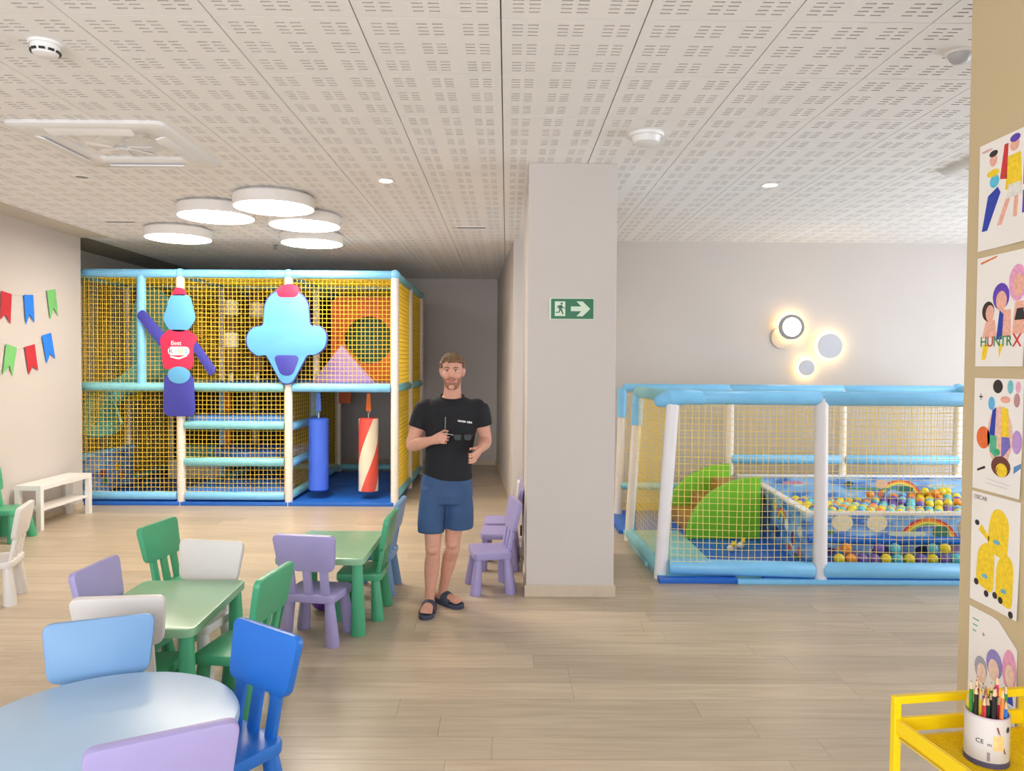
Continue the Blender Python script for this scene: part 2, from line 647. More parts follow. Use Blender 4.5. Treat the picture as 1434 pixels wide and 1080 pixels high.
win = struct(B().span((XR + .05, 2.9, .5), (XR + .1, 2.97, 2.9)).span((XR + .05, 7.43, .5), (XR + .1, 7.5, 2.9)).span((XR + .05, 2.9, .5), (XR + .1, 7.5, .57)).span((XR + .05, 2.9, 2.83), (XR + .1, 7.5, 2.9)).span((XR + .05, 5.17, .5), (XR + .1, 5.23, 2.9)).build('window_2', 'white_pl', smooth=False))
# pillar
PX0, PX1, PY0, PY1 = .148, .778, 5.285, 6.55
pil = struct(B().span((PX0, PY0, 0), (PX1, PY1, CZ), bevel=.006).build('wall_pillar', 'wall', smooth=False))
struct(B().span((PX0 - .012, PY0 - .012, 0), (PX1 + .012, PY1 + .012, .085), bevel=.004).build('baseboard_pillar', 'base', smooth=False))
struct(B().span((PX0 - .014, 6.1, .085), (PX0 + .002, 6.14, CZ)).build('trim_1', 'wall', smooth=False))
tag(B().box((PX0 - .012, 6.38, .235), (.024, .05, .09), bevel=.008).build('door_stop', 'black'), 'small black rubber stop on the side of the pillar', 'door stop')
# baseboards
struct(B().span((XN, YE - .014, 0), (-.17, YE, .085)).build('baseboard_end', 'base', smooth=False))
struct(B().span((.07, YB - .014, 0), (XR, YB, .085)).build('baseboard_back', 'base', smooth=False))
struct(B().span((XL, YS, 0), (XL + .012, 8.56, .06)).build('baseboard_left', 'base', smooth=False))
dx, dy = -.165 - .07, YE - YB
nx = V((-dy, dx, 0)).normalized() * .014
struct(B().slab([(.07, YB), (-.165, YE), (-.165 + nx.x, YE + nx.y), (.07 + nx.x, YB + nx.y)], .085).build('baseboard_corridor', 'base', smooth=False))
# narrow white board leaning behind the chairs
tag(B().box((.105, 7.0, .29), (.02, .16, .56), rot=(0, .04, 0), bevel=.004).build('white_board', 'white_fur'), 'narrow white board leaning behind the three lilac chairs', 'board')

# ------------------------------------------------------------------ play structure
PXS = [-5.09, -3.82, -2.56, -1.315]
PYS = [8.70, 9.97, 11.24]
ZT, ZM = 2.715, 1.39
play = thing('play_structure', 'two-storey soft play frame with yellow netting and light blue padded rails', 'play frame', (-3.2, 8.7, 0))
play.location = (0, 0, 0)
R_ = .046


def rail(p, a, b, m='pad', r=.05, name='padded_rail'):
    a, b = V(a), V(b)
    d = (b - a).normalized()
    return B().limb([(a, r * .8), (a + d * .015, r), (b - d * .015, r), (b, r * .8)], (0, 0, 1) if abs(d.z) < .9 else (1, 0, 0), 14).build(name, m, p)


for iy, yy in enumerate(PYS):
    for ix, xx in enumerate(PXS):
        low = 'post'
        if iy == 1 and ix in (1, 2): low = 'pad'
        B().tube((xx, yy, 0), (xx, yy, ZM), R_).build('post', low, play)
        B().tube((xx, yy, ZM), (xx, yy, ZT - .03), R_).build('post', 'post', play)
B().tube((-4.276, 8.7, ZM + .03), (-4.276, 8.7, ZT - .03), .05).build('padded_post', 'pad', play)
for iy, yy in enumerate(PYS):
    for a, b in zip(PXS, PXS[1:]):
        m = 'pad' if iy == 0 else 'padteal'
        rail(play, (a + .01, yy, ZT), (b - .01, yy, ZT), m)
        if iy == 0:
            rail(play, (a + .05, yy - .01, ZM), (b - .05, yy - .01, ZM), 'padteal' if a < -3 else 'pad')
        elif iy == 2 or a < -2.6:
            rail(play, (a + .05, yy, ZM), (b - .05, yy, ZM), 'padteal')
        if not (iy == 0 and a > -2.6):
            if iy != 1: rail(play, (a + .05, yy, .11), (b - .05, yy, .11), m)
for xx in PXS:
    for a, b in zip(PYS, PYS[1:]):
        rail(play, (xx, a, ZT), (xx, b, ZT), 'padteal' if xx > -1.5 or xx < -4 else 'padteal')
        rail(play, (xx, a + .05, ZM), (xx, b - .05, ZM), 'padteal')
        rail(play, (xx, a + .05, .11), (xx, b - .05, .11), 'padteal')
for xx in PXS[1:]:
    B().sphere((xx, 8.7, ZT), .062).build('corner_joint', 'pad', play)
B().sphere((-1.315, 9.97, ZT), .06).build('corner_joint', 'padteal', play)
B().sphere((-1.315, 11.24, ZT), .06).build('corner_joint', 'padteal', play)
# floor mats
for a, b, m in ((PXS[0], PXS[1], 'matblue'), (PXS[1], PXS[2], 'matblue'), (PXS[2], PXS[3], 'matblue')):
    for c, d in zip(PYS, PYS[1:]):
        B().span((a + .005, c - (.06 if c < 9 else 0) + .005, 0), (b - .005, d - .005, .045), bevel=.008).build('floor_mat', m, play)
# upper deck mats
for a, b in zip(PXS, PXS[1:]):
    for c, d in zip(PYS, PYS[1:]):
        if a < -5 and c < 9: continue
        B().span((a + .03, c + .03, ZM - .02), (b - .03, d - .03, ZM + .05), bevel=.02).build('deck_mat', 'matblue' if a < -3 else 'stepmat', play)
# nets
sp = .0505
for ix, (a, b) in enumerate(zip(PXS, PXS[1:])):
    net((a, 8.70, ZM), (1, 0, 0), (0, 0, 1), b - a, ZT - ZM, sp, .0029, 'net', 'net', play, .006)
    if ix < 2:
        net((a, 8.70, .11), (1, 0, 0), (0, 0, 1), b - a, ZM - .11, sp, .0029, 'net', 'net', play, .006)
    for c, d in zip(PYS, PYS[1:]):
        net((a, c, ZT - .01), (1, 0, 0), (0, 1, 0), b - a, d - c, sp, .003, 'roof_net', 'net', play, .006)
for c, d in zip(PYS, PYS[1:]):
    for z0, z1 in ((.11, ZM), (ZM, ZT)):
        net((-1.315, c, z0), (0, 1, 0), (0, 0, 1), d - c, z1 - z0, sp, .0036, 'side_net', 'net', play, .006)
        net((-5.09, c, z0), (0, 1, 0), (0, 0, 1), d - c, z1 - z0, sp, .0036, 'side_net', 'net', play, .006)
    net((-2.56, c, .11), (0, 1, 0), (0, 0, 1), d - c, ZM - .11, sp, .0022, 'divider_net', 'net', play, .006)
    net((-3.82, c, ZM), (0, 1, 0), (0, 0, 1), d - c, ZT - ZM, sp, .0022, 'divider_net', 'net', play, .006)
# added dark sheets in place of the shade behind the nets
B().span((PXS[0], 11.3, .05), (PXS[2], 11.33, ZT)).span((PXS[2], 11.3, ZM), (PXS[3], 11.33, ZT)).build('back_shade_sheet', 'backshade', play, smooth=False)
# climbing steps in the middle bay
arch = lambda y0, y1: [(-3.77, y0), (-2.61, y0), (-2.61, y0 + (y1 - y0) * .45), (-2.85, y0 + (y1 - y0) * .85), (-3.2, y1), (-3.55, y0 + (y1 - y0) * .85), (-3.77, y0 + (y1 - y0) * .45)]
B().slab(arch(8.74, 9.62), .11, .02, Matrix.Translation((0, 0, .09))).build('step_mat', 'stepmat', play)
B().slab([(x, 18.0 - y) for x, y in arch(8.05, 9.0)], .1, .02, Matrix.Translation((0, 0, .5))).build('step_mat', 'stepmat', play)
B().slab(arch(8.74, 9.62), .1, .02, Matrix.Translation((0, 0, .95))).build('step_mat', 'stepmat', play)
for z in (.512, .945):
    rail(play, (-3.77, 8.69, z), (-2.61, 8.69, z), 'padteal')
    rail(play, (-2.56, 8.75, z - .02), (-2.56, 9.92, z - .02), 'pad')
B().tube((-2.60, 9.97, .05), (-2.60, 9.97, ZM), .05).build('padded_post', 'pad', play)
# orange panel with dark green porthole
op = B()
hole = [(-1.857 + .318 * math.cos(2 * PI * k / 40), 1.995 + .318 * math.sin(2 * PI * k / 40)) for k in range(40)]
bmq = bmesh.new()
for k in range(40):
    a, b = hole[k], hole[(k + 1) % 40]

    def outp(p):
        dx_, dz_ = p[0] + 1.857, p[1] - 1.995
        s_ = 1e9
        if dx_ > 0: s_ = min(s_, (.51) / dx_)
        if dx_ < 0: s_ = min(s_, (-.50) / dx_)
        if dz_ > 0: s_ = min(s_, .58 / dz_)
        if dz_ < 0: s_ = min(s_, -.555 / dz_)
        return (-1.857 + dx_ * s_, 1.995 + dz_ * s_)
    c, d = outp(a), outp(b)
    for y in (9.95, 9.99):
        bmq.faces.new([bmq.verts.new((q[0], y, q[1])) for q in (a, b, d, c)])
    bmq.faces.new([bmq.verts.new(q) for q in ((a[0], 9.95, a[1]), (b[0], 9.95, b[1]), (b[0], 9.99, b[1]), (a[0], 9.99, a[1]))])
op.merge(bmq)
opn = op.build('porthole_panel', 'orange', play, smooth=False)
B().slab(ell(.34, .34), .02, .0, front(-1.857, 10.12, 1.995)).build('porthole_backing', 'dgreen', opn)
B().span((-2.55, 11.2, 1.08), (-2.36, 11.23, 1.26)).build('pad', 'orange', play)
B().span((-3.79, 9.94, .3), (-3.7, 9.96, 1.3)).build('pad', 'orange', play)
B().span((-5.03, 9.92, 1.17), (-4.88, 9.95, 1.3)).build('pad', 'bd_yellow', play)
# lilac wedge obstacle
pr = B().slab([(-2.40, 0), (-1.63, 0), (-2.035, .46)], .26, .008, Matrix.Translation((0, 9.36, ZM + .05)) @ Matrix.Rotation(PI / 2, 4, 'X'))
wed = pr.build('wedge_obstacle', 'prism', play)
d = V((-1.63 + 2.035, 0, -.46)).normalized()
for off, mm in ((9.36 - .18, 'orange'), (9.36 - .10, 'dgreen'), (9.36 - .03, 'orange')):
    nrm = V((.46, 0, .405)).normalized()
    mid = V((-1.8325, off, ZM + .05 + .23)) + nrm * .004
    rot = Matrix((d, V((0, 1, 0)), d.cross(V((0, 1, 0))))).transposed().to_4x4()
    B().box(mid, (.56, .03, .008), rot=rot).build('stripe', mm, wed, smooth=False)
# vertical banded rollers
for rx, ry, ph in ((-3.62, 9.75, 0), (-3.38, 10.05, 0)):
    ro = B().tube((rx, ry, ZM + .05), (rx, ry, ZT - .06), .03).build('roller', 'post', play)
    for k, (z0, z1, m) in enumerate(((1.55, 1.86, 'brown'), (1.87, 2.08, 'cream'), (2.09, 2.28, 'brown'), (2.29, 2.50, 'cream'), (2.51, 2.66, 'brown'))):
        B().lathe([(.03, z0), (.09, z0 + .01), (.095, z0 + .03), (.095, z1 - .03), (.09, z1 - .01), (.03, z1)], (rx, ry, 0)).build('roller_band', m, ro)
# teal slide with hood
hood = rpoly([(-.28, 0), (.28, 0), (.28, .85), (.16, 1.2), (-.16, 1.2), (-.28, .85)], .18, 6)
B().slab(hood, .05, .015, front(-4.62, 9.72, ZM + .05)).build('slide_hood', 'teal', play)
sl = B()
pts = [V((-4.35, 9.5, 1.62)), V((-4.62, 9.45, 1.56)), V((-4.85, 9.38, 1.4)), V((-5.0, 9.25, 1.2)), V((-5.02, 9.1, 1.02)), V((-4.95, 8.98, .86))]
rg = []
for i, p in enumerate(pts):
    t = (pts[min(i + 1, 5)] - pts[max(0, i - 1)]).normalized()
    side = t.cross(V((0, 0, 1))).normalized()
    upv = side.cross(t)
    ring = []
    for rr, rev in ((.27, 0), (.24, 1)):
        aa = [PI + PI * k / 10 for k in range(11)]
        if rev: aa = aa[::-1]
        ring += [p + side * rr * math.cos(a) + upv * (rr * math.sin(a) + .1) for a in aa]
    rg.append(ring)
sl.rings(rg).build('slide_chute', 'teal', play)
# printed low barrier, cream block and roll at the back
pb = B().span((-5.04, 8.8, .06), (-4.99, 9.9, .53), bevel=.01).build('printed_barrier', 'print', play)
B().tube((-5.015, 8.78, .55), (-5.015, 9.92, .55), .04).build('padded_edge', 'pad', pb)
for yy, zz, cc in ((9.15, .3, (220, 70, 60)), (9.5, .34, (240, 190, 60)), (9.2, .2, (60, 150, 90)), (9.62, .22, (230, 120, 60))):
    B().slab(ell(.05, .05, 0, 0, 12), .003, 0, faceR(-4.99, yy, zz)).build('printed_fish', ink(cc), pb)
B().span((-4.72, 10.3, .06), (-3.9, 10.6, .32), bevel=.03).build('foam_block', 'cream', play)
B().tube((-4.62, 10.45, .42), (-3.9, 10.45, .42), .1).build('foam_roll', 'teal', play)

# punching bags
for nm, bx, lab, strap in (('punching_bag', -2.272, 'blue cylindrical punching bag hanging by a blue strap under the play deck', 'strapb'),
                           ('punching_bag', -1.67, 'coral and cream spiral striped punching bag hanging by an orange strap', 'strap')):
    t = thing(nm, lab, 'punching bag', (bx, 8.95, .14), 0, 'punching bags under the deck')
    r, h = .118, .875
    if strap == 'strapb':
        B().lathe([(.02, 0), (r - .02, 0), (r, .015), (r, h - .03), (r + .004, h - .015), (r - .02, h), (.02, h)], n=28).build('bag_body', 'bagblue', t)
    else:
        # spiral stripes as two interleaved surfaces
        n, k = 48, 30
        for par, mm in ((0, 'bagred'), (1, 'bagcream')):
            bm = bmesh.new()
            for j in range(k):
                for i in range(n):
                    z0, z1 = h * j / k, h * (j + 1) / k

                    def ang(i_, z_): return 2 * PI * i_ / n + z_ / h * 2.9 - 2.235
                    if ((i * 2 // (n // 2)) % 2) == par:
                        q = [bm.verts.new((r * math.cos(ang(a, z)), r * math.sin(ang(a, z)), z)) for a, z in ((i, z0), (i + 1, z0), (i + 1, z1), (i, z1))]
                        bm.faces.new(q)
            bmesh.ops.remove_doubles(bm, verts=bm.verts, dist=1e-4)
            b_ = B(); b_.merge(bm)
            b_.build('stripe', mm, t)
        B().lathe([(.01, 0), (r, .001), (r, .004), (.01, .004)], n=28).build('bag_base', 'bagred', t)
        B().lathe([(.01, h - .002), (r, h - .003), (r - .005, h + .006), (.01, h + .008)], n=28).build('bag_top', 'bagred', t)
    z0 = h
    B().path([V((0, 0, z0)), V((.0, 0, z0 + .06))], .006).path([V((-.026, 0, z0 + .095)), V((0, 0, z0 + .055)), V((.026, 0, z0 + .095))], .006).build('hook', 'steel', t)
    B().slab([(-.03, .0), (.03, .0), (.02, .21), (-.02, .21)], .008, 0, front(0, .004, z0 + .09)).build('strap', strap, t)

# ------------------------------------------------------------------ the two cut-out boards on the posts (plain shapes, colours and lettering only)
b1 = thing('cutout_board', 'tall cut-out board in light blue, crimson and indigo with lettering on the play frame', 'board', (-3.81, 8.645, 1.03))
Y1 = .0
blk = lambda poly, z, m, nm, p, th=.02, yo=0.: B().slab(poly, th, .004, front(0, yo, z)).build(nm, m, p)
blk(rpoly([(-.19, 0), (.19, 0), (.16, .5), (-.17, .5)], .09), .02, 'bd_navy', 'lower_panel', b1)
blk(rpoly([(-.5, .36), (-.42, .44), (-.12, .1), (-.16, 0), (-.22, 0)], .05), .83, 'bd_navy', 'side_panel', b1, .018)
blk(rpoly([(.12, .26), (.2, .3), (.44, -.04), (.36, -.12)], .05), .6, 'bd_navy', 'side_panel', b1, .018)
blk(rpoly([(-.18, 0), (.16, 0), (.17, .28), (.23, .36), (.1, .46), (-.12, .46), (-.22, .36)], .05), .57, 'bd_red', 'middle_panel', b1, .024)
blk(ell(.13, .1), .5, 'bd_light', 'oval_panel', b1, .026)
blk(rpoly([(-.1, 0), (.1, 0), (.2, .16), (.17, .26), (.13, .44), (-.1, .44), (-.14, .26), (-.19, .16)], .08), 1.0, 'bd_light', 'upper_panel', b1, .024)
blk(rpoly([(-.09, 0), (.1, 0), (.06, .09), (-.04, .1)], .04), 1.42, 'bd_red', 'top_panel', b1, .024)
text('Best', .07, front(-.03, -.0245, .87), 'bd_white', 'lettering', b1)
lg = blk(rrect(.25, .1, .045), .78, 'bd_white', 'logo_ground', b1, .027)
for ch, x, c in (('k', -.09, (90, 90, 110)), ('i', -.035, (250, 200, 40)), ('d', .025, (250, 210, 50)), ('s', .085, (90, 170, 220))):
    text(ch, .11, front(x, -.0275, .785), ink(c), 'lettering', b1)
blk(rpoly([(-.1, 0), (0, -.025), (.1, .015), (.1, .03), (0, -.0), (-.1, .02)], .01, 3), .705, 'bd_white', 'swoosh', b1, .026)

b2 = thing('cutout_board', 'broad light blue cut-out board with indigo rim and crimson top on the play frame', 'board', (-2.56, 8.645, 1.44))
out2 = [(-.06, 0), (.06, 0), (.24, .34), (.33, .33), (.45, .42), (.47, .58), (.38, .68), (.27, .66), (.25, .95), (.12, 1.08), (-.12, 1.08), (-.25, .95), (-.27, .66), (-.38, .66), (-.47, .55), (-.45, .4), (-.33, .31), (-.24, .34)]
blk(rpoly([(x * 1.03, .5 + (z - .5) * 1.03) for x, z in out2], .14, 7), .0, 'bd_navy', 'rim', b2, .02)
blk(rpoly(out2, .14, 7), .0, 'bd_light', 'face_panel', b2, .028)
blk(rpoly([(-.16, .33), (.16, .33), (.07, .09), (-.07, .09)], .08), .0, 'bd_navy', 'lower_panel', b2, .031)
blk(rpoly([(-.1, 0), (.12, .0), (.16, .1), (.08, .16), (-.02, .15), (-.12, .1)], .05), 1.0, 'bd_red', 'top_panel', b2, .032)

# ------------------------------------------------------------------ ball pit enclosure
pit = thing('ball_pit', 'low ball pit enclosure with light blue padded rails, white posts and yellow net', 'ball pit')
ZP = 1.425


def post(p, a, b, r=.044, m='post'):
    return B().tube(a, b, r).build('post', m, p)


FL0, FL1 = V((1.215, 5.77, 0)), V((1.285, 5.70, ZP - .04))
S0, S1 = V((1.175, 7.02, 0)), V((1.25, 7.0, ZP - .04))
T0, T1 = V((1.235, 8.12, 0)), V((1.275, 8.12, ZP - .04))
white = mat('post_white_bright', (240, 236, 238), .4, var=.02)
M['postw'] = white
post(pit, FL0, FL1, .05, 'postw')
post(pit, (2.435, 5.665, 0), (2.42, 5.665, ZP), .05, 'postw')
post(pit, (3.66, 5.64, 0), (3.65, 5.64, ZP), .05, 'postw')
post(pit, (4.9, 5.62, 0), (4.9, 5.62, ZP), .05, 'postw')
post(pit, S0, S1); post(pit, T0, T1)
for xx in (2.43, 3.66, 4.92):
    post(pit, (xx, 8.02, 0), (xx, 8.02, ZP))
for a, b in ((S0, S1), (T0, T1)):
    q = a.lerp(b, .80)
    B().tube(q, b + V((0, 0, .04)), .054).build('post_sleeve', 'pad', pit)
top = [(1.285, 5.70, ZP + .005), (2.42, 5.665, ZP), (3.65, 5.64, ZP), (4.9, 5.62, ZP)]
for a, b in zip(top, top[1:]):
    rail(pit, a, b, 'pad', .054)
for a, b in (((1.275, 8.12, ZP), (2.43, 8.02, ZP)), ((2.43, 8.02, ZP), (3.66, 8.02, ZP)), ((3.66, 8.02, ZP), (4.92, 8.02, ZP)), ((4.92, 8.02, ZP), (4.9, 5.62, ZP))):
    rail(pit, a, b, 'pad', .05)
rail(pit, (1.25, 7.0, ZP), (1.285, 5.70, ZP), 'padteal', .052)
B().limb([((1.20, 5.76, ZP - .03), .05), ((1.285, 5.70, ZP), .075), ((1.38, 5.69, ZP + .01), .062), ((1.5, 5.69, ZP), .056)], (0, 0, 1), 12, dome=1).build('fabric_wrap', 'pad', pit)
B().sphere((4.92, 8.02, ZP), .075).build('corner_joint', 'pad', pit)
low = [(1.24, 5.745, .1), (2.40, 5.66, .1), (3.63, 5.64, .1), (4.9, 5.62, .1)]
for a, b in zip(low, low[1:]):
    rail(pit, V(a) + V((.04, 0, 0)), V(b) - V((.02, 0, 0)), 'pad', .062)
rail(pit, (1.185, 7.0, .07), (1.225, 5.83, .07), 'padteal', .05)
rail(pit, (2.45, 8.0, .665), (3.64, 8.0, .665), 'pad', .05)
rail(pit, (3.68, 8.0, .665), (4.92, 8.0, .665), 'pad', .05)
rail(pit, (1.27, 8.1, .35), (2.4, 8.02, .35), 'padteal', .04)
# mats under the enclosure
for i, (a, b, m) in enumerate((((1.18, 5.70), (2.0, 6.1), 'mataqua'), ((1.16, 6.1), (1.72, 7.3), 'mataqua'), ((2.0, 5.66), (2.46, 6.1), 'matblue'), ((1.72, 6.1), (2.46, 7.3), 'matblue'), ((1.12, 7.3), (2.46, 8.3), 'matblue'), ((2.46, 5.63), (4.95, 8.05), 'matblue'))):
    B().span((a[0] + .003, a[1] + .003, 0), (b[0] - .003, b[1] - .003, .04), bevel=.006).build('floor_mat', m, pit)
B().span((1.18, 5.62, 0), (1.78, 5.70, .04), bevel=.006).build('floor_mat', 'matblue', pit)
B().span((1.78, 5.60, 0), (4.9, 5.66, .035), bevel=.006).build('floor_mat', 'pad', pit)
# nets
net((1.285, 5.70, .1), (1, -.03, 0), (0, 0, 1), 1.14, ZP - .1, .05, .0021, 'net', 'netp', pit, .012)
net((2.42, 5.665, .1), (1, -.02, 0), (0, 0, 1), 1.23, ZP - .1, .05, .0021, 'net', 'netp', pit, .012)
net((3.65, 5.64, .1), (1, -.02, 0), (0, 0, 1), 1.25, ZP - .1, .05, .0021, 'net', 'netp', pit, .012)
net((1.24, 5.74, .1), (0, 1, 0), (0, 0, 1), 1.27, ZP - .1, .05, .0019, 'net', 'net', pit, .01)
net((1.275, 8.08, .1), (1, 0, 0), (0, 0, 1), 3.64, ZP - .1, .042, .0022, 'back_net', 'net', pit, .01)
# printed soft walls round the balls
HP = .475


def rainbow(org_mtx, R, parent):
    cols = ((214, 70, 66), (240, 150, 60), (246, 214, 90), (110, 180, 110), (90, 110, 190))
    for k, c in enumerate(cols):
        ro, ri = R - k * .016, R - (k + 1) * .016
        a = [math.radians(20 + 140 * i / 18) for i in range(19)]
        poly = [(ro * math.cos(t), ro * math.sin(t)) for t in a] + [(ri * math.cos(t), ri * math.sin(t)) for t in reversed(a)]
        B().slab(poly, .0015, 0, org_mtx).build('printed_rainbow', ink(c), parent, smooth=False)


MOT = [0]


def motif(mt, poly, c, parent, nm='printed_motif'):
    MOT[0] += 1
    return B().slab(poly, .0018 + .0003 * (MOT[0] % 7), 0, mt).build(nm, ink(c), parent, smooth=False)


pf = B().span((2.43, 5.93, .04), (4.9, 5.98, HP)).build('printed_wall', 'print', pit, smooth=False)
B().span((2.42, 5.92, HP - .004), (4.9, 5.99, HP + .022), bevel=.006).build('white_edge', 'white_pl', pf)
B().tube((2.44, 5.925, .27), (4.88, 5.925, .27), .032).build('roll', 'blue', pf)
rainbow(front(3.42, 5.93, .2), .255, pf)
for x in (2.72, 3.0):
    motif(front(x, 5.93, .41), ell(.085, .07, n=14), (236, 226, 200), pf)
for x, z, rx, rz, c in ((2.6, .33, .06, .02, (96, 140, 90)), (3.25, .32, .16, .022, (212, 226, 210)), (3.52, .34, .07, .05, (60, 118, 96)), (3.72, .37, .06, .09, (206, 170, 140)),
                        (2.62, .18, .05, .03, (86, 60, 130)), (2.7, .2, .03, .02, (236, 160, 110)), (3.05, .18, .09, .04, (60, 60, 120)), (3.38, .19, .07, .035, (30, 40, 80)), (3.62, .21, .05, .05, (150, 110, 150)), (2.85, .13, .09, .05, (150, 160, 210)), (3.2, .12, .05, .03, (206, 90, 110))):
    motif(front(x, 5.93, z), ell(rx, rz, n=12), c, pf)
ps = B().slab([(2.43, 5.95), (2.48, 5.95), (2.60, 7.42), (2.55, 7.42)], HP - .04, 0, Matrix.Translation((0, 0, .04))).build('printed_wall', 'print', pit, smooth=False)
B().slab([(2.42, 5.95), (2.49, 5.95), (2.61, 7.43), (2.54, 7.43)], .026, .006, Matrix.Translation((0, 0, HP - .004))).build('white_edge', 'white_pl', ps)
sdir = V((.12, 1.47, 0)).normalized()


def sideM(t, z):   # on the side wall facing -X
    p = V((2.43, 5.95, 0)).lerp(V((2.55, 7.42, 0)), t)
    return Matrix.Translation((p.x, p.y, z)) @ Matrix(((-sdir.x, 0, -sdir.y, 0), (-sdir.y, 0, sdir.x, 0), (0, 1, 0, 0), (0, 0, 0, 1)))


rainbow(sideM(.45, .24), .16, ps)
for t, z, rx, rz, c in ((.1, .12, .07, .05, (200, 120, 130)), (.22, .2, .06, .06, (110, 60, 110)), (.1, .3, .06, .04, (230, 220, 220)), (.3, .1, .09, .03, (190, 110, 100)), (.55, .15, .1, .05, (36, 60, 120)),
                        (.75, .22, .07, .06, (60, 110, 180)), (.6, .38, .07, .05, (226, 200, 120)), (.85, .36, .05, .06, (70, 120, 90)), (.35, .28, .05, .05, (240, 240, 240)), (.15, .07, .1, .025, (60, 110, 90))):
    motif(sideM(t, z), ell(rx, rz, n=12), c, ps)
pbk = B().span((2.5, 7.93, .04), (4.95, 7.98, HP + .01)).build('printed_wall', 'print', pit, smooth=False)
B().span((2.49, 7.92, HP + .008), (4.95, 7.99, HP + .03), bevel=.006).build('white_edge', 'white_pl', pbk)
rainbow(front(4.25, 7.93, .2), .26, pbk)
for x, z, rx, rz, c in ((3.1, .42, .12, .02, (206, 140, 170)), (3.7, .41, .05, .03, (50, 84, 90)), (3.95, .36, .3, .014, (90, 150, 110)), (4.05, .41, .07, .05, (224, 180, 150)), (4.3, .36, .1, .03, (50, 110, 100)), (4.7, .39, .16, .03, (180, 200, 210)),
                        (4.5, .3, .06, .04, (26, 34, 60)), (4.05, .3, .03, .04, (200, 120, 80))):
    motif(front(x, 7.93, z), ell(rx, rz, n=12), c, pbk)
B().span((2.55, 6.0, .04), (4.9, 7.92, .2)).build('pit_floor', 'matblue', pit, smooth=False)

# balls
bm0 = B().sphere((0, 0, 0), .042, 14, 9)
ball0 = bm0.build('ball_source', 'bd_yellow')
bmesh_ball = ball0.data
bpy.data.objects.remove(ball0)
BC = {'yellow': (240, 214, 40), 'turquoise': (96, 196, 208), 'violet': (118, 92, 176), 'orange': (244, 146, 44)}
bme = {}
for k, c in BC.items():
    q = bmesh_ball.copy(); q.name = k + '_ball'
    q.materials.clear(); q.materials.append(mat('ball_' + k, c, .35, var=.02))
    bme[k] = q
cnt = 0
rb = random.Random(5)


def ball(x, y, z, k, where, grp):
    o = bpy.data.objects.new('play_ball', bme[k])
    C.objects.link(o)
    o.location = (x, y, z)
    tag(o, '%s plastic ball %s' % (k, where), 'ball', grp)
    return o


fr = 'YOGVYTYVYVTVT'
cm = {'Y': 'yellow', 'O': 'orange', 'V': 'violet', 'T': 'turquoise', 'G': 'turquoise'}
W1 = 'lying between the front net and the printed wall'
G1 = 'balls along the front net'
for i in range(13):
    ball(2.60 + i * .093, 5.762, .083, cm['YTVOYVTYVTYOV'[i]], W1, G1)
    ball(2.60 + i * .093, 5.855, .083, cm['VYOTVYTVYTVYT'[i]], W1, G1)
for i, ch in enumerate('YOVVYTYVYVTTY'):
    ball(2.645 + i * .093, 5.81, .148, cm[ch], W1, G1)
for x, ch in ((2.98, 'V'), (3.11, 'T'), (3.41, 'T'), (3.51, 'Y'), (2.72, 'O')):
    ball(x, 5.85, .222, cm[ch], W1, G1)
rest = B()
yb = 7.885
r_i = 0
while yb > 6.05:
    x = 2.63 + (r_i % 2) * .048
    while x < 4.88:
        z = .243 + .02 * math.sin(x * 3 + yb * 4) + rb.uniform(-.006, .006) + (.035 if x > 4.1 and yb > 7.5 else 0)
        k = rb.choices(list(BC), (5, 5, 2.6, 1.6))[0]
        if cnt < 270 and yb > 6.95:
            ball(x, yb, z, k, 'in the pile behind the printed wall of the pit', 'balls filling the pit'); cnt += 1
        else:
            rest.sphere((x, yb, z), .042, 10, 6)
        x += .096
    yb -= .084
    r_i += 1
for (x, y_, k) in ((4.45, 7.8, 'yellow'), (4.55, 7.82, 'turquoise'), (4.63, 7.8, 'yellow'), (4.7, 7.82, 'yellow'), (3.87, 7.8, 'orange'), (4.5, 7.7, 'orange')):
    ball(x, y_, .355 if x > 4 else .318, k, 'in the pile behind the printed wall of the pit', 'balls filling the pit')
o = rest.build('ball_bed', bme['yellow'].materials[0], pit)
o['kind'] = 'stuff'

# foam stairs with lime quarter-round sides
st = thing('foam_stairs', 'soft foam stairs with lime green quarter-round sides and brown steps inside the enclosure', 'foam stairs', (2.055, 7.445, .0412))
qp = [(0, 0)] + [(-.69 * math.cos(t), .585 * math.sin(t)) for t in [PI / 2 * k / 14 for k in range(14, -1, -1)]]
for yy in (-.44, .5):
    B().slab(qp, .09, .015, front(.345, yy, 0)).build('side_cushion', 'lime', st)
for k in range(3):
    B().span((-.30 + k * .21, -.43, 0), (.345, .40, .15 * (k + 1)), bevel=.02).build('step', 'step_br', st)

# two little toys on the mat
for i, (x, y_, lab) in enumerate(((1.98, 6.45, 'tiny cream plush toy on the blue mat, next to its twin'), (2.10, 6.56, 'tiny cream plush toy on the blue mat, next to its twin'))):
    t = thing('plush_toy', lab, 'toy', (x, y_, .04), .4 * i, 'tiny toys on the mat')
    B().sphere((0, 0, .03), .03, sc=(1.2, .9, 1)).build('body', 'cream', t)
    B().sphere((.02, -.01, .068), .022).sphere((.008, -.01, .09), .009).sphere((.034, -.01, .09), .009).build('head', 'bd_yellow', t)

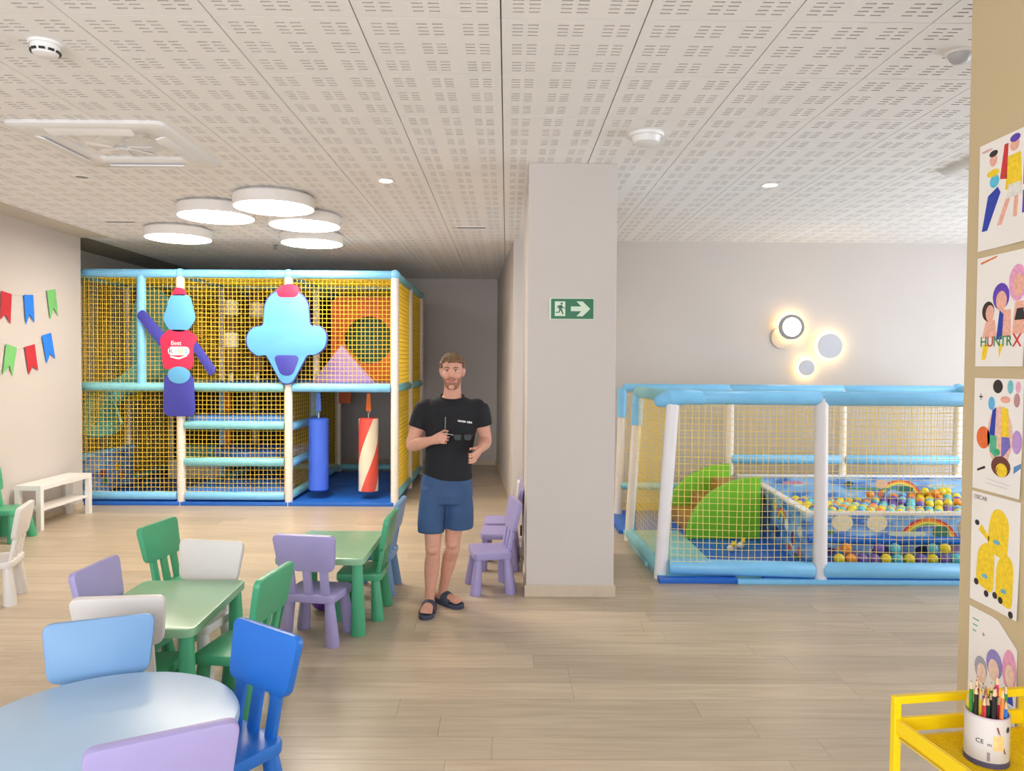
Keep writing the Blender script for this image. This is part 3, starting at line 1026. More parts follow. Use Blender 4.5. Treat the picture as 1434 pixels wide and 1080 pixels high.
# ------------------------------------------------------------------ children's furniture
def make_chair(label, mb, ms=None):
    ms = ms or mb
    t = thing('child_chair', label, 'chair')
    seat = rpoly([(-.172, .128), (-.162, -.168), (.162, -.168), (.172, .128)], .045)
    B().slab(seat, .05, .012, Matrix.Translation((0, 0, .252))).build('seat', ms, t)
    for sx in (-1, 1):
        for sy in (-1, 1):
            B().limb([((sx * .152, sy * .130 - .018, 0), .041), ((sx * .152, sy * .130 - .018, .006), .043), ((sx * .122, sy * .105 - .02, .262), .028)], n=18).build('leg', ms, t)
    lean = math.atan2(.075, .40)
    Mx = Matrix.Translation((0, -.14, .29)) @ Matrix.Rotation(lean, 4, 'X')
    for x in (-.105, 0, .105):
        q = B()
        q.box((0, 0, 0), (.05, .024, .24), bevel=.006)
        q.bm.transform(Mx @ Matrix.Translation((x, 0, .1)))
        q.build('slat', mb, t)
    bk = rpoly([(-.172, 0), (.172, 0), (.196, .225), (-.196, .225)], .042)
    B().slab(bk, .034, .009, Mx @ Matrix.Translation((0, .017, .16)) @ Matrix.Rotation(PI / 2, 4, 'X')).build('backrest', mb, t)
    return t


proto = {}


def chair(kind, label, x, y_, f, group=None, top=False):
    """x,y: chair centre (or centre of backrest top when top=True); f: facing direction"""
    f = V((f[0], f[1], 0)).normalized()
    p = V((x, y_, 0)) + (f * .21 if top else V((0, 0, 0)))
    rz = math.atan2(-f.x, f.y)
    if kind not in proto:
        mb, ms = (kind.split('/') + [None])[:2]
        t = make_chair(label, mb, ms)
        t.location = p; t.rotation_euler = (0, 0, rz)
        if group: t['group'] = group
        proto[kind] = t
        return t
    src = proto[kind]
    t = dup(src, label, p, rz)
    if group: t['group'] = group
    elif 'group' in t: del t['group']
    return t


chair('green', 'green plastic child chair beside the white bench against the left wall', -4.655, 6.94, (1, .05))
chair('chwhite', 'white plastic child chair standing alone on the floor near the white bench', -3.58, 5.14, (-.94, -.34))
chair('purple', 'lilac plastic child chair near the left wall, only a leg in view', -4.585, 6.27, (1, .3))
chair('purple/green', 'child chair with lilac backrest and green seat at the rectangular green table', -2.04, 3.66, (1, -.04), top=True)
chair('green', 'green child chair standing behind the green table, beside the white chair', -2.187, 4.63, (.99, -.14), top=True)
chair('chwhite', 'white child chair facing the far end of the green table', -1.655, 4.16, (-.165, -.986), top=True)
chair('chwhite/green', 'child chair with white backrest and green seat behind the light blue chair', -1.65, 3.135, (-.12, .99), top=True)
chair('lblue', 'light blue child chair tucked under the round pale blue table', -1.578, 2.868, (.38, -.92), top=True)
chair('blue', 'bright blue child chair beside the round pale blue table', -.90, 2.789, (-.58, -.81), top=True)
chair('purple', 'lilac child chair pulled up to the round pale blue table', -.915, 1.968, (-.476, .88), top=True)
chair('green', 'green child chair beside the green table, behind the bright blue chair', -1.11, 3.555, (-.99, .14), top=True)
chair('purple', 'lilac child chair with its back turned at the end of the second green table', -1.178, 4.295, (.17, .985), top=True)
chair('green', 'green child chair beside the second green table, in front of a light blue chair', -.975, 4.945, (-1, .03))
chair('lblue', 'light blue child chair beside the second green table, next to a green chair', -.985, 5.455, (-1, .02))
for i, (x, y_, f) in enumerate(((-.135, 5.485, (-.98, -.18)), (-.076, 6.11, (-1, .03)), (-.062, 6.53, (-1, .03)))):
    chair('purple', ('lilac child chair next to the pillar base, first of the row of three', 'lilac child chair in the middle of the row of three by the pillar', 'lilac child chair last in the row of three, by the white board')[i], x, y_, f, 'lilac chairs by the pillar')


def table(label, cx, cy, rz):
    t = thing('child_table', label, 'table', (cx, cy, 0), rz, 'green child tables')
    B().slab(rrect(.55, .77, .045), .042, .008, Matrix.Translation((0, 0, .438))).build('table_top', 'greensheen', t)
    for sx in (-1, 1):
        for sy in (-1, 1):
            B().limb([((sx * .235, sy * .345, 0), .045), ((sx * .235, sy * .345, .006), .047), ((sx * .228, sy * .335, .44), .031)], n=20).build('leg', 'green', t)
    return t


table('rectangular green child table next to the round pale blue table', -1.68, 3.645, .04)
table('rectangular green child table with a lilac chair at its end, near the man', -1.14, 4.865, 0)
t = thing('round_table', 'round pale blue child table surrounded by blue and lilac chairs', 'table', (-1.325, 2.395, 0))
B().lathe([(.02, .435), (.405, .435), (.426, .442), (.432, .455), (.432, .468), (.426, .478), (.41, .481), (.02, .481)], n=64).build('table_top', 'tblue', t)
LEGA = math.radians(80)
for k in range(4):
    a = LEGA + k * PI / 2
    q = (.31, .362)[k == 1]
    B().limb([((q * math.cos(a), q * math.sin(a), 0), .043), ((q * .93 * math.cos(a), q * .93 * math.sin(a), .44), .031)], n=18).build('leg', 'tblue', t)
tag(B().sphere((-1.235, 4.98, .085), .085, 24, 16).build('toy_ball', 'ballpurple'), 'violet ball on the floor under the second green table', 'ball')

# white bench
t = thing('bench', 'white low bench with open shelf against the left wall', 'bench', (-4.715, 7.74, 0))
B().box((0, 0, .425), (.26, .90, .05), bevel=.003).build('bench_top', 'white_fur', t, smooth=False)
B().box((0, 0, .195), (.20, .80, .025), bevel=.002).build('shelf', 'white_fur', t, smooth=False)
for sx in (-1, 1):
    for sy in (-1, 1):
        B().box((sx * .105, sy * .425, .2), (.05, .05, .4), bevel=.002).build('leg', 'white_fur', t, smooth=False)

# bunting on the left wall
fl = [((7.197, 2.357), (7.351, 2.338), (7.325, 2.041), (7.254, 2.134), (7.182, 2.074)),
      ((7.534, 2.348), (7.681, 2.362), (7.699, 2.077), (7.621, 2.16), (7.563, 2.047)),
      ((7.907, 2.429), (8.057, 2.46), (8.103, 2.17), (8.028, 2.257), (7.964, 2.13)),
      ((7.259, 1.843), (7.416, 1.812), (7.347, 1.528), (7.307, 1.634), (7.203, 1.544)),
      ((7.537, 1.822), (7.696, 1.855), (7.749, 1.582), (7.657, 1.626), (7.599, 1.539)),
      ((7.815, 1.949), (7.974, 1.986), (8.044, 1.704), (7.957, 1.764), (7.894, 1.657))]
for k, (lab, cols, y0, z0) in enumerate((('string of swallowtail felt flags, red, blue and green, high on the left wall', ('flagred', 'flagblue', 'flaggreen'), 7.6, 2.3), ('lower string of swallowtail felt flags, green, red and blue, on the left wall', ('flaggreen', 'flagred', 'flagblue'), 7.6, 1.8))):
    t = thing('bunting', lab, 'bunting', (XL, 0, 0))
    F_ = fl[k * 3:k * 3 + 3]
    for i in range(3):
        B().slab([(a, b) for a, b in F_[i]], .004, .001, faceR(.012, 0, 0), 1).build('flag', cols[i], t, smooth=False)
    pts = []
    for f in F_:
        pts += [V((.01, f[0][0], f[0][1] - .004)), V((.01, f[1][0], f[1][1] - .004))]
    pts = [V((.01, pts[0].y - .35, pts[0].z + .08))] + pts
    B().limb([(p, .002) for p in pts], (1, 0, 0), 5).build('string', 'string', t)

# ------------------------------------------------------------------ ceiling fittings
ld = thing('ceiling_disc_lamp', '', 'lamp')
lamp_lab = ['round white disc ceiling lamp, nearest of the cluster to the left wall', 'round white disc ceiling lamp between two others of the cluster', 'round white disc ceiling lamp of the cluster, furthest out from the play frame', 'round white disc ceiling lamp of the cluster, between the two on the corridor side', 'round white disc ceiling lamp of the cluster, closest above the play frame rail']
B().lathe([(.02, .117), (.30, .117), (.335, .09), (.335, .005), (.33, 0), (.325, 0), (.322, .02), (.02, .02)], n=48).build('housing', 'lampbody', ld)
B().lathe([(.005, -.004), (.31, -.004), (.325, .0), (.325, .01), (.005, .01)], n=48).build('diffuser', 'disc', ld)
for i, (x, y_) in enumerate(((-3.489, 7.907), (-2.635, 6.745), (-1.982, 6.328), (-1.939, 7.125), (-2.145, 8.166))):
    if i == 0:
        ld.location = (x, y_, 2.985); ld['label'] = lamp_lab[0]; ld['group'] = 'cluster of disc lamps'
    else:
        dup(ld, lamp_lab[i], (x, y_, 2.985), 0)


def downlight(x, y_, lab, lit):
    t = thing('downlight', lab, 'downlight', (x, y_, CZ), 0, 'recessed downlights')
    B().hoop([(.045, -.003), (.06, -.006), (.066, 0), (.066, .01), (.045, .01)], n=28).build('ring', 'white_pl', t)
    B().lathe([(.002, -.001), (.045, -.001), (.045, .008), (.002, .008)], n=24).build('lens', 'dl' if lit else 'grille', t)
    return t


downlight(-.956, 5.826, 'small lit recessed downlight in the ceiling over the man', True)
downlight(2.066, 5.864, 'small lit recessed downlight in the ceiling over the ball pit', True)
downlight(-3.297, 5.79, 'small unlit recessed downlight beside the ceiling air unit', False)


def smoke(x, y_, lab, s=1.):
    t = thing('smoke_detector', lab, 'smoke detector', (x, y_, CZ))
    B().lathe([(.01, -.012 * s), (.066 * s, -.012 * s), (.07 * s, -.006), (.07 * s, .002), (.01, .002)], n=28).build('base', 'white_pl', t)
    B().lathe([(.004, -.062 * s), (.03 * s, -.06 * s), (.05 * s, -.052 * s), (.058 * s, -.036 * s), (.06 * s, -.012 * s), (.004, -.012 * s)], n=28).build('sensor_dome', 'white_pl', t)
    for k in range(10):
        a = 2 * PI * k / 10
        B().box((.056 * s * math.cos(a), .056 * s * math.sin(a), -.04 * s), (.012, .024 * s, .009), rot=(0, 0, a)).build('slot', 'black', t)
    return t


smoke(-2.09, 3.39, 'white smoke detector with dark slots near the ceiling air unit')
t = thing('smoke_detector', 'domed white ceiling detector in front of the pillar', 'smoke detector', (.855, 4.62, CZ))
B().lathe([(.01, -.02), (.105, -.02), (.11, -.01), (.11, .002), (.01, .002)], n=32).build('base', 'white_pl', t)
B().lathe([(.004, -.07), (.05, -.068), (.08, -.055), (.092, -.02), (.004, -.02)], n=32).build('sensor_dome', 'white_pl', t)
t = thing('motion_sensor', 'small grey motion sensor on the ceiling near the wall of drawings', 'sensor', (2.06, 3.40, CZ))
B().lathe([(.01, -.01), (.06, -.01), (.066, 0), (.01, .002)], n=28).build('base', 'white_pl', t)
B().lathe([(.003, -.05), (.03, -.045), (.045, -.028), (.05, -.01), (.003, -.01)], n=28).build('sensor_dome', 'grey_dome', t)
for x, y_, lab in ((-.379, 7.735, 'short grey slot diffuser in the ceiling before the corridor'), (-3.93, 7.57, 'short grey slot diffuser in the ceiling close to the left wall')):
    t = thing('slot_diffuser', lab, 'air vent', (x, y_, CZ), 0, 'slot diffusers')
    B().box((0, 0, -.003), (.32, .09, .008), bevel=.002).build('frame', 'white_pl', t, smooth=False)
    B().box((0, 0, -.006), (.29, .05, .006)).build('grille', 'grille', t, smooth=False)
t = thing('sprinkler', 'tiny sprinkler head on the ceiling above the play frame', 'sprinkler', (-2.8, 8.98, CZ))
B().lathe([(.03, 0), (.028, -.01), (.012, -.014), (.01, -.04), (.022, -.045), (.02, -.05), (.004, -.05)], n=16).build('head', 'grille', t)


def cassette(x, y_, lab, rz=0.):
    t = thing('ceiling_air_unit', lab, 'air conditioner', (x, y_, CZ), rz, 'ceiling cassette units')
    W = .95
    # sloping frame: outer rounded rectangle to inner opening
    def ring(w_, r, z): return [V((a, b, z)) for a, b in rrect(w_, w_, r, 4)]
    fr_ = B().rings([ring(W, .06, .0), ring(W, .06, -.02), ring(W - .04, .05, -.032), ring(.62, .03, -.032), ring(.58, .03, -.018), ring(.57, .03, .03)], False)
    fr_.build('frame', 'white_pl', t)
    for k in range(4):
        q = B()
        q.box((0, 0, 0), (.52, .07, .012), rot=(.35, 0, 0), bevel=.004)
        q.bm.transform(Matrix.Rotation(k * PI / 2, 4, 'Z') @ Matrix.Translation((0, .375, -.038)))
        q.build('louvre', 'white_pl', t)
    B().box((0, 0, .012), (.56, .56, .012)).build('recess', 'grille', t, smooth=False)
    B().hoop([(.06, -.022), (.20, -.014), (.245, .0), (.25, .006), (.06, .006)], n=40).build('fan_ring', 'white_pl', t)
    for k in range(7):
        a = 2 * PI * k / 7
        B().box((.13 * math.cos(a), .13 * math.sin(a), -.016), (.16, .045, .006), rot=(.5, 0, a), bevel=.002).build('fan_blade', 'white_pl', t)
    B().box((0, -.29, -.026), (.56, .03, .01), bevel=.003).build('latch_bar', 'white_pl', t)
    return t


cassette(-2.535, 4.91, 'square white ceiling cassette air conditioner near the left wall side')
cassette(3.63, 4.98, 'ceiling cassette air conditioner over the ball pit, half hidden by the wall of drawings')

# wall lamps over the ball pit
grp = 'backlit wall lamps'
for x, z, r, lab in ((3.70, 1.912, .142, 'larger round backlit wall lamp above the ball pit'), (3.437, 1.662, .09, 'smallest round backlit wall lamp above the ball pit')):
    t = thing('wall_lamp', lab, 'lamp', (x, YB, z), 0, grp)
    B().lathe([(.004, 0), (r * .45, 0), (r * .45, .06), (.004, .06)], n=28, mtx=Matrix.Rotation(PI / 2, 4, 'X')).build('mount', 'white_pl', t)
    B().hoop([(r * .62, .035), (r * .80, .035), (r * .80, .06), (r * .62, .06)], n=40, mtx=Matrix.Rotation(PI / 2, 4, 'X')).build('light_ring', 'warm', t)
    B().lathe([(.004, .06), (r * .97, .06), (r, .064), (r, .078), (r * .97, .082), (.004, .082)], n=48, mtx=Matrix.Rotation(PI / 2, 4, 'X')).build('face', 'lampface', t)
t = thing('wall_lamp', 'round wall lamp with a lit centre, grey ring and offset back disc', 'lamp', (3.25, YB, 2.125), 0, grp)
RX = Matrix.Rotation(PI / 2, 4, 'X')
B().lathe([(.004, 0), (.13, 0), (.13, .018), (.004, .018)], (-.075, 0, -.115), n=40, mtx=RX).build('back_disc', 'plaster', t)
B().lathe([(.004, .0), (.1, .0), (.1, .05), (.125, .055), (.145, .06), (.145, .085), (.004, .085)], n=40, mtx=RX).build('body', 'lampbody', t)
B().hoop([(.1, .02), (.118, .02), (.118, .05), (.1, .05)], n=40, mtx=RX).build('light_ring', 'warm', t)
B().hoop([(.105, .085), (.142, .085), (.142, .1), (.105, .1)], n=40, mtx=RX).build('front_ring', 'grille', t)
B().lathe([(.004, .086), (.104, .086), (.104, .094), (.004, .094)], n=40, mtx=RX).build('lit_centre', 'disc', t)

# ------------------------------------------------------------------ exit sign on the pillar
t = thing('exit_sign', 'green emergency exit sign with running figure and arrow on the pillar', 'sign', (.459, PY0, 2.07))
B().box((0, -.004, 0), (.318, .008, .154), bevel=.002).build('edge_plate', 'signpale', t, smooth=False)
B().box((.004, -.006, 0), (.302, .008, .142), bevel=.001).build('sign_face', 'signgreen', t, smooth=False)
fm = lambda p, m, nm, h=.0012: B().slab(p, h, 0, front(0, -.0098, 0)).build(nm, m, t, smooth=False)
fm([(-.006, -.017), (-.006, .017), (.068, .017), (.034, .053), (.078, .053), (.132, 0), (.078, -.053), (.034, -.053), (.068, -.017)], 'signpale', 'arrow')
fm([(-.12, -.052), (-.046, -.052), (-.046, .052), (-.12, .052)], 'signpale', 'doorway')
man_p = [ell(.0075, .0085, -.072, .037, 14),
         [(-.092, .024), (-.070, .027), (-.063, .006), (-.082, .0), (-.094, -.002)],                      # trunk
         [(-.094, .026), (-.108, .008), (-.104, .005), (-.088, .018)],                                       # rear arm
         [(-.072, .024), (-.060, .010), (-.046, .008), (-.046, .003), (-.063, .004), (-.076, .016)],       # front arm
         [(-.084, .004), (-.094, -.022), (-.116, -.022), (-.116, -.028), (-.088, -.029), (-.074, -.002)],  # rear leg
         [(-.082, .0), (-.066, -.04), (-.058, -.04), (-.068, -.002)]]                                      # front leg
for p in man_p:
    B().slab(p, .002, 0, front(0, -.0098, 0)).build('running_figure', 'signgreen', t, smooth=False)

# ------------------------------------------------------------------ drawings on the near right wall
def drawing(z0, z1, lab, y0=2.20, y1=1.99, cut=0.):
    t = thing('child_drawing', lab, 'drawing', (XW, (y0 + y1) / 2, z0))
    w_, h_ = y0 - y1, z1 - z0
    n = 8
    bm = bmesh.new()
    g = []
    for i in range(n + 1):
        row_ = []
        for j in range(n + 1):
            u, v = i / n, j / n
            lift = .0016 + .010 * max(0, u - .55) * max(0, .5 - v) * 2
            x = -w_ / 2 + w_ * u
            yv = h_ * v - (cut * max(0, u - .6) * max(0, v - .8) * 12)
            row_.append((x, yv, lift))
        g.append(row_)
    for face in (0, .0004):
        vs_ = [[bm.verts.new((a, b, c + face)) for a, b, c in r] for r in g]
        for i in range(n):
            for j in range(n):
                bm.faces.new((vs_[i][j], vs_[i + 1][j], vs_[i + 1][j + 1], vs_[i][j + 1]))
    b_ = B(); b_.merge(bm, faceL(0, 0, 0))
    b_.build('sheet', 'paper', t)

    def lift(u, v): return .0016 + .010 * max(0, u - .55) * max(0, .5 - v) * 2 + .0006

    def mark(poly, c, lay=0, nm='crayon_mark'):
        """poly in sheet units u (0..1 to the right), v (0..1 up)"""
        bm = bmesh.new()
        bm.faces.new([bm.verts.new(((u - .5) * w_, v * h_, lift(u, v) + lay * .0003)) for u, v in poly])
        b_ = B(); b_.merge(bm, faceL(0, 0, 0))
        return b_.build(nm, ink(c), t, smooth=False)
    return t, mark, w_, h_, lift


def E(u, v, ru, rv, n=16): return ell(ru, rv, u, v, n)


SK, BL, YE_, PU, RD, BK = (236, 176, 156), (40, 62, 170), (244, 206, 40), (96, 66, 178), (206, 52, 48), (48, 40, 40)
# 1: abstract crayon patches (generic stand-in)
t, mk, w_, h_, lf = drawing(2.008, 2.318, 'child drawing of tall blue, yellow and red crayon patches, topmost on the wall')
mk([(.08, .18), (.2, .18), (.46, .5), (.4, .56), (.2, .5)], BL); mk(E(.33, .62, .1, .06), (90, 190, 220)); mk(E(.3, .7, .13, .035), YE_, 1)
mk(E(.3, .82, .08, .06), SK); mk(E(.3, .88, .09, .03), BK, 1); mk([(.44, .62), (.52, .92), (.6, .92), (.58, .6)], RD)
mk([(.55, .5), (.88, .5), (.84, .8), (.6, .8)], YE_); mk(E(.72, .88, .09, .055), SK); mk(E(.73, .94, .1, .035), PU, 1)
mk([(.58, .42), (.9, .42), (.85, .54), (.62, .54)], (226, 222, 214), 1); mk([(.4, .2), (.5, .2), (.66, .42), (.58, .44)], SK); mk([(.72, .24), (.8, .24), (.82, .42), (.74, .42)], SK)
mk([(.9, .5), (.98, .5), (.98, .75), (.9, .78)], BL); mk([(.9, .25), (.98, .25), (.98, .45), (.9, .45)], PU); mk(E(.16, .93, .12, .012), (222, 170, 170))
# 2
t, mk, w_, h_, lf = drawing(1.668, 1.988, 'child drawing with purple, pink and black patches over coloured lettering')
mk(E(.26, .5, .13, .09), BK); mk(E(.3, .48, .09, .075), SK, 1); mk(E(.52, .62, .17, .12), PU); mk(E(.53, .58, .11, .09), SK, 1)
mk(E(.84, .72, .17, .16), (232, 160, 196)); mk(E(.86, .7, .1, .1), SK, 1); mk([(.14, .26), (.46, .26), (.4, .42), (.22, .42)], SK); mk([(.5, .26), (.74, .26), (.72, .5), (.54, .5)], SK)
mk([(.76, .28), (1, .28), (1, .56), (.8, .56)], SK); mk([(.44, .24), (.56, .24), (.58, .46), (.5, .5)], BL, 1); mk([(.8, .4), (1, .4), (1, .5), (.84, .5)], BK, 1)
mk([(.14, .06), (.22, .06), (.3, .2), (.16, .2)], YE_); mk([(.5, .08), (.6, .2), (.5, .2)], YE_)
mk([(.08, .935), (.42, .975), (.42, .99), (.08, .955)], (222, 120, 50), 0); 
for ch, u, c in zip('HUNTRX', (.18, .32, .46, .59, .71, .87), ((40, 140, 70), (190, 50, 60), (60, 140, 60), (60, 150, 70), (40, 130, 70), (214, 40, 40))):
    text(ch, .042 if ch != 'X' else .052, faceL(-lf(u, .22) - .001, (.5 - u) * w_, .22 * h_), ink(c), 'lettering', t, .0003)
# 3
t, mk, w_, h_, lf = drawing(1.306, 1.634, 'child drawing of a round multicoloured crayon shape with small stars')
mk(E(.56, .5, .26, .26), (236, 190, 170)); mk([(.34, .5), (.46, .5), (.48, .75), (.4, .72)], BL, 1); mk([(.58, .5), (.74, .5), (.72, .74), (.6, .76)], YE_, 1)
mk([(.36, .36), (.5, .3), (.5, .5), (.36, .5)], (80, 180, 140), 1); mk([(.6, .3), (.78, .42), (.76, .5), (.6, .5)], (120, 110, 190), 1)
mk(E(.22, .47, .15, .1), (232, 110, 50)); mk(E(.9, .47, .1, .1), (190, 150, 210)); mk(E(.6, .24, .2, .09), (110, 60, 50), 2); mk(E(.62, .21, .12, .06), YE_, 3)
mk(E(.52, .36, .06, .03), (60, 170, 120), 3); mk(E(.38, .78, .07, .06), (96, 180, 226), 1); mk(E(.88, .82, .06, .06), (190, 140, 140)); mk(E(.5, .93, .1, .06), BK); mk(E(.75, .93, .06, .06), (120, 190, 200)); mk(E(.9, .93, .05, .05), (230, 170, 200))
mk([(.1, .16), (.28, .2), (.26, .22), (.1, .18)], BK, 0); mk([(.86, .2), (1, .26), (1, .3), (.86, .26)], (90, 140, 190)); mk(E(.66, .82, .1, .03), (236, 170, 150), 1)
mk([(.11, .828), (.19, .828), (.19, .838), (.11, .838)], BK, 1); mk([(.143, .805), (.157, .805), (.157, .862), (.143, .862)], BK, 1)
mk([(.3, .11), (.8, .09), (.8, .094), (.3, .114)], (190, 190, 196), 0); mk([(.3, .07), (.75, .06), (.75, .064), (.3, .074)], (190, 190, 196), 0)
# 4
t, mk, w_, h_, lf = drawing(.972, 1.297, 'child drawing of stacked yellow rounded shapes with a pencilled name')
mk(rpoly([(.36, .5), (.76, .46), (.8, .8), (.66, .9), (.46, .88), (.38, .74)], .1), YE_); mk(rpoly([(.12, .18), (.5, .12), (.52, .5), (.36, .58), (.16, .5)], .1), YE_, 1)
mk(rpoly([(.54, .1), (.9, .06), (.9, .46), (.76, .54), (.56, .44)], .1), YE_, 1)
mk([(.16, .66), (.22, .72), (.4, .62), (.38, .58)], YE_, 0)
for u, v in ((.1, .15), (.32, .08), (.62, .08), (.5, .1), (.84, .0)):
    mk(E(u + .04, v + .03, .05, .03), BK, 2)
mk(E(.55, .6, .07, .02), (110, 180, 200), 2); mk(E(.32, .26, .07, .02), (110, 180, 200), 2); mk(E(.72, .2, .06, .02), (110, 180, 200), 2)
mk(E(.13, .72, .05, .025), BK, 1)
text('OSCAR', .018, faceL(-.003, .064, .952 * h_), ink((130, 120, 124)), 'lettering', t, .0002)
# 5
t, mk, w_, h_, lf = drawing(.60, .95, 'child drawing in soft lilac, pink and blue patches, lowest on the wall', cut=.06)
mk(E(.28, .52, .14, .1), (170, 166, 180)); mk(E(.3, .48, .1, .085), (240, 206, 186), 1); mk(E(.56, .62, .17, .12), (150, 136, 200)); mk(E(.55, .57, .11, .09), (240, 206, 186), 1)
mk(E(.86, .64, .14, .17), (232, 160, 190)); mk(E(.87, .6, .09, .09), (240, 206, 186), 1); mk([(.14, .2), (.4, .2), (.42, .36), (.2, .38)], (238, 222, 212)); mk([(.5, .2), (.68, .2), (.66, .4), (.52, .38)], (170, 200, 236))
mk([(.78, .38), (.96, .38), (.92, .48), (.82, .47)], (40, 80, 190)); mk([(.8, .2), (.96, .2), (.94, .36), (.84, .37)], (176, 210, 240), 1)
for k in range(3):
    mk([(.08, .9 - k * .05), (.22 - k * .03, .9 - k * .05), (.22 - k * .03, .912 - k * .05), (.08, .912 - k * .05)], (120, 180, 150), 0)
mk([(.29, .81), (.35, .81), (.35, .816), (.29, .816)], BK, 0); mk([(.316, .795), (.324, .795), (.324, .832), (.316, .832)], BK, 0)

# ------------------------------------------------------------------ yellow trolley with pencil cup
ct = thing('trolley', 'yellow metal trolley with mesh tray beside the wall of drawings', 'trolley', (.975, 1.815, -.012), math.radians(8))
CW, CD = .36, .46      # width along local +x, depth along local -y
B().box((CW / 2, 0, .848), (CW + .02, .016, .02), bevel=.003).build('handle', 'yellowmetal', ct, smooth=False)
for x in (0, CW):
    for y_ in (0, -CD):
        B().box((x, y_, .425 if y_ == 0 else .4), (.018, .018, .85 if y_ == 0 else .8), bevel=.002).build('post', 'yellowmetal', ct, smooth=False)
for x in (0, CW):
    B().box((x, -CD / 2, .785), (.012, CD, .034), bevel=.002).build('tray_side', 'yellowmetal', ct, smooth=False)
for y_ in (0, -CD):
    B().box((CW / 2, y_, .785), (CW, .012, .034), bevel=.002).build('tray_side', 'yellowmetal', ct, smooth=False)
tray = B().box((CW / 2, -CD / 2, .755), (CW, CD, .004)).build('tray_floor', 'traymesh', ct, smooth=False)
mesh_ = B()
for k in range(44):
    mesh_.box((.008 + (CW - .016) * k / 43, -CD / 2, .7585), (.003, CD - .02, .003))
o = mesh_.build('tray_ribs', 'yellowmetal', tray, smooth=False); o['kind'] = 'stuff'
for z in (.12,):
    B().box((CW / 2, -CD / 2, z), (CW, CD, .006)).build('lower_tray', 'traymesh', ct, smooth=False)
    for x in (0, CW):
        B().box((x, -CD / 2, z + .02), (.012, CD, .04)).build('tray_side', 'yellowmetal', ct, smooth=False)

CX, CY, CZT = 1.127, 1.70, .7485
cup = thing('pencil_cup', 'cylindrical pencil cup with a printed label standing on the yellow trolley', 'cup', (CX, CY, CZT))
rc, hc = .046, .112
B().lathe([(.004, 0), (rc, 0), (rc, hc), (rc - .002, hc), (rc - .002, .004), (.004, .004)], n=40).build('cup_wall', mat('cup_plastic', (214, 208, 206), .3, var=.02), cup)
B().hoop([(rc, 0), (rc + .001, 0), (rc + .001, .012), (rc, .012)], n=40).build('base_band', mat('cup_band', (84, 80, 110), .4), cup)
B().hoop([(rc, hc - .002), (rc + .001, hc - .002), (rc + .001, hc + .002), (rc - .003, hc + .002)], n=40).build('rim', mat('cup_rim', (206, 190, 200), .3), cup)


def oncup(a, z):   # a: degrees, -90 faces the camera side
    t_ = math.radians(a)
    n = V((math.cos(t_), math.sin(t_), 0))
    x = V((-n.y, n.x, 0))
    p = n * (rc + .0006)
    return Matrix(((x.x, 0, n.x, p.x), (x.y, 0, n.y, p.y), (0, 1, 0, z), (0, 0, 0, 1)))


def curved(poly, a0, z0, m, nm, off=.0006):
    bm = bmesh.new()
    vs_ = []
    for u, v in poly:
        t_ = math.radians(a0) + u / rc
        vs_.append(bm.verts.new(((rc + off) * math.cos(t_), (rc + off) * math.sin(t_), z0 + v)))
    bm.faces.new(vs_)
    b_ = B(); b_.merge(bm)
    return b_.build(nm, m, cup, smooth=False)


text('CE', .014, oncup(-140, .058), ink((40, 40, 46)), 'lettering', cup, .0002)
text('m', .012, oncup(-116, .054), ink((40, 40, 46)), 'lettering', cup, .0002)
for i in range(4):
    curved([(-.012 + i * .006, 0), (-.006 + i * .006, 0), (-.006 + i * .006, .034), (-.012 + i * .006, .034)], -92, .042, ink((236, 196, 130)), 'label_print', .0005)
curved([(-.008, .08), (-.004, .08), (.016, .018), (.012, .018)], -90, .016, ink((140, 70, 60)), 'label_print', .001)
curved([(-.003, 0), (.003, 0), (.003, .02), (-.003, .02)], -118, .016, ink((150, 140, 150)), 'label_print')
curved(ell(.006, .007, 0, 0, 12), -62, .088, ink((60, 60, 70)), 'label_print')

pc = {'green': (58, 140, 52), 'dark green': (24, 70, 52), 'yellow': (240, 208, 30), 'red': (206, 40, 60), 'blue': (50, 120, 206), 'black': (30, 28, 30), 'pink': (214, 60, 110), 'orange': (236, 130, 60), 'maroon': (120, 40, 60)}
M['pwood'] = mat('pencil_wood', (226, 190, 150), .7)
pp = random.Random(21)
order = ['green', 'dark green', 'yellow', 'pink', 'blue', 'yellow', 'green', 'black', 'red', 'black', 'orange', 'blue', 'green', 'maroon', 'yellow', 'dark green', 'black', 'red', 'pink', 'green', 'black', 'yellow', 'blue', 'orange', 'black', 'green', 'red']
pcount = 0
for i, cn in enumerate(order):
    if i < 13:
        a = 2 * PI * i / 13 + .1; rr = .035
    elif i < 22:
        a = 2 * PI * i / 9; rr = .022
    else:
        a = 2 * PI * i / 5; rr = .009
    L = pp.uniform(.146, .182) + (.012 if i % 6 == 0 else 0)
    t = thing('pencil', '%s colouring pencil standing in the printed cup' % cn, 'pencil', (CX + rr * math.cos(a), CY + rr * math.sin(a), CZT + .005), a, 'pencils in the cup')
    t.rotation_euler = (0, math.radians(pp.uniform(0, 3)) if i < 13 else 0, a)
    B().lathe([(.0042, 0), (.0042, L - .02)], n=6).build('barrel', ink(pc[cn]), t, smooth=False)
    B().lathe([(.0042, L - .02), (.0016, L - .004)], n=6).build('wood_tip', 'pwood', t, smooth=False)
    B().lathe([(.0016, L - .004), (.0003, L)], n=6).build('lead', ink(pc[cn]), t, smooth=False)

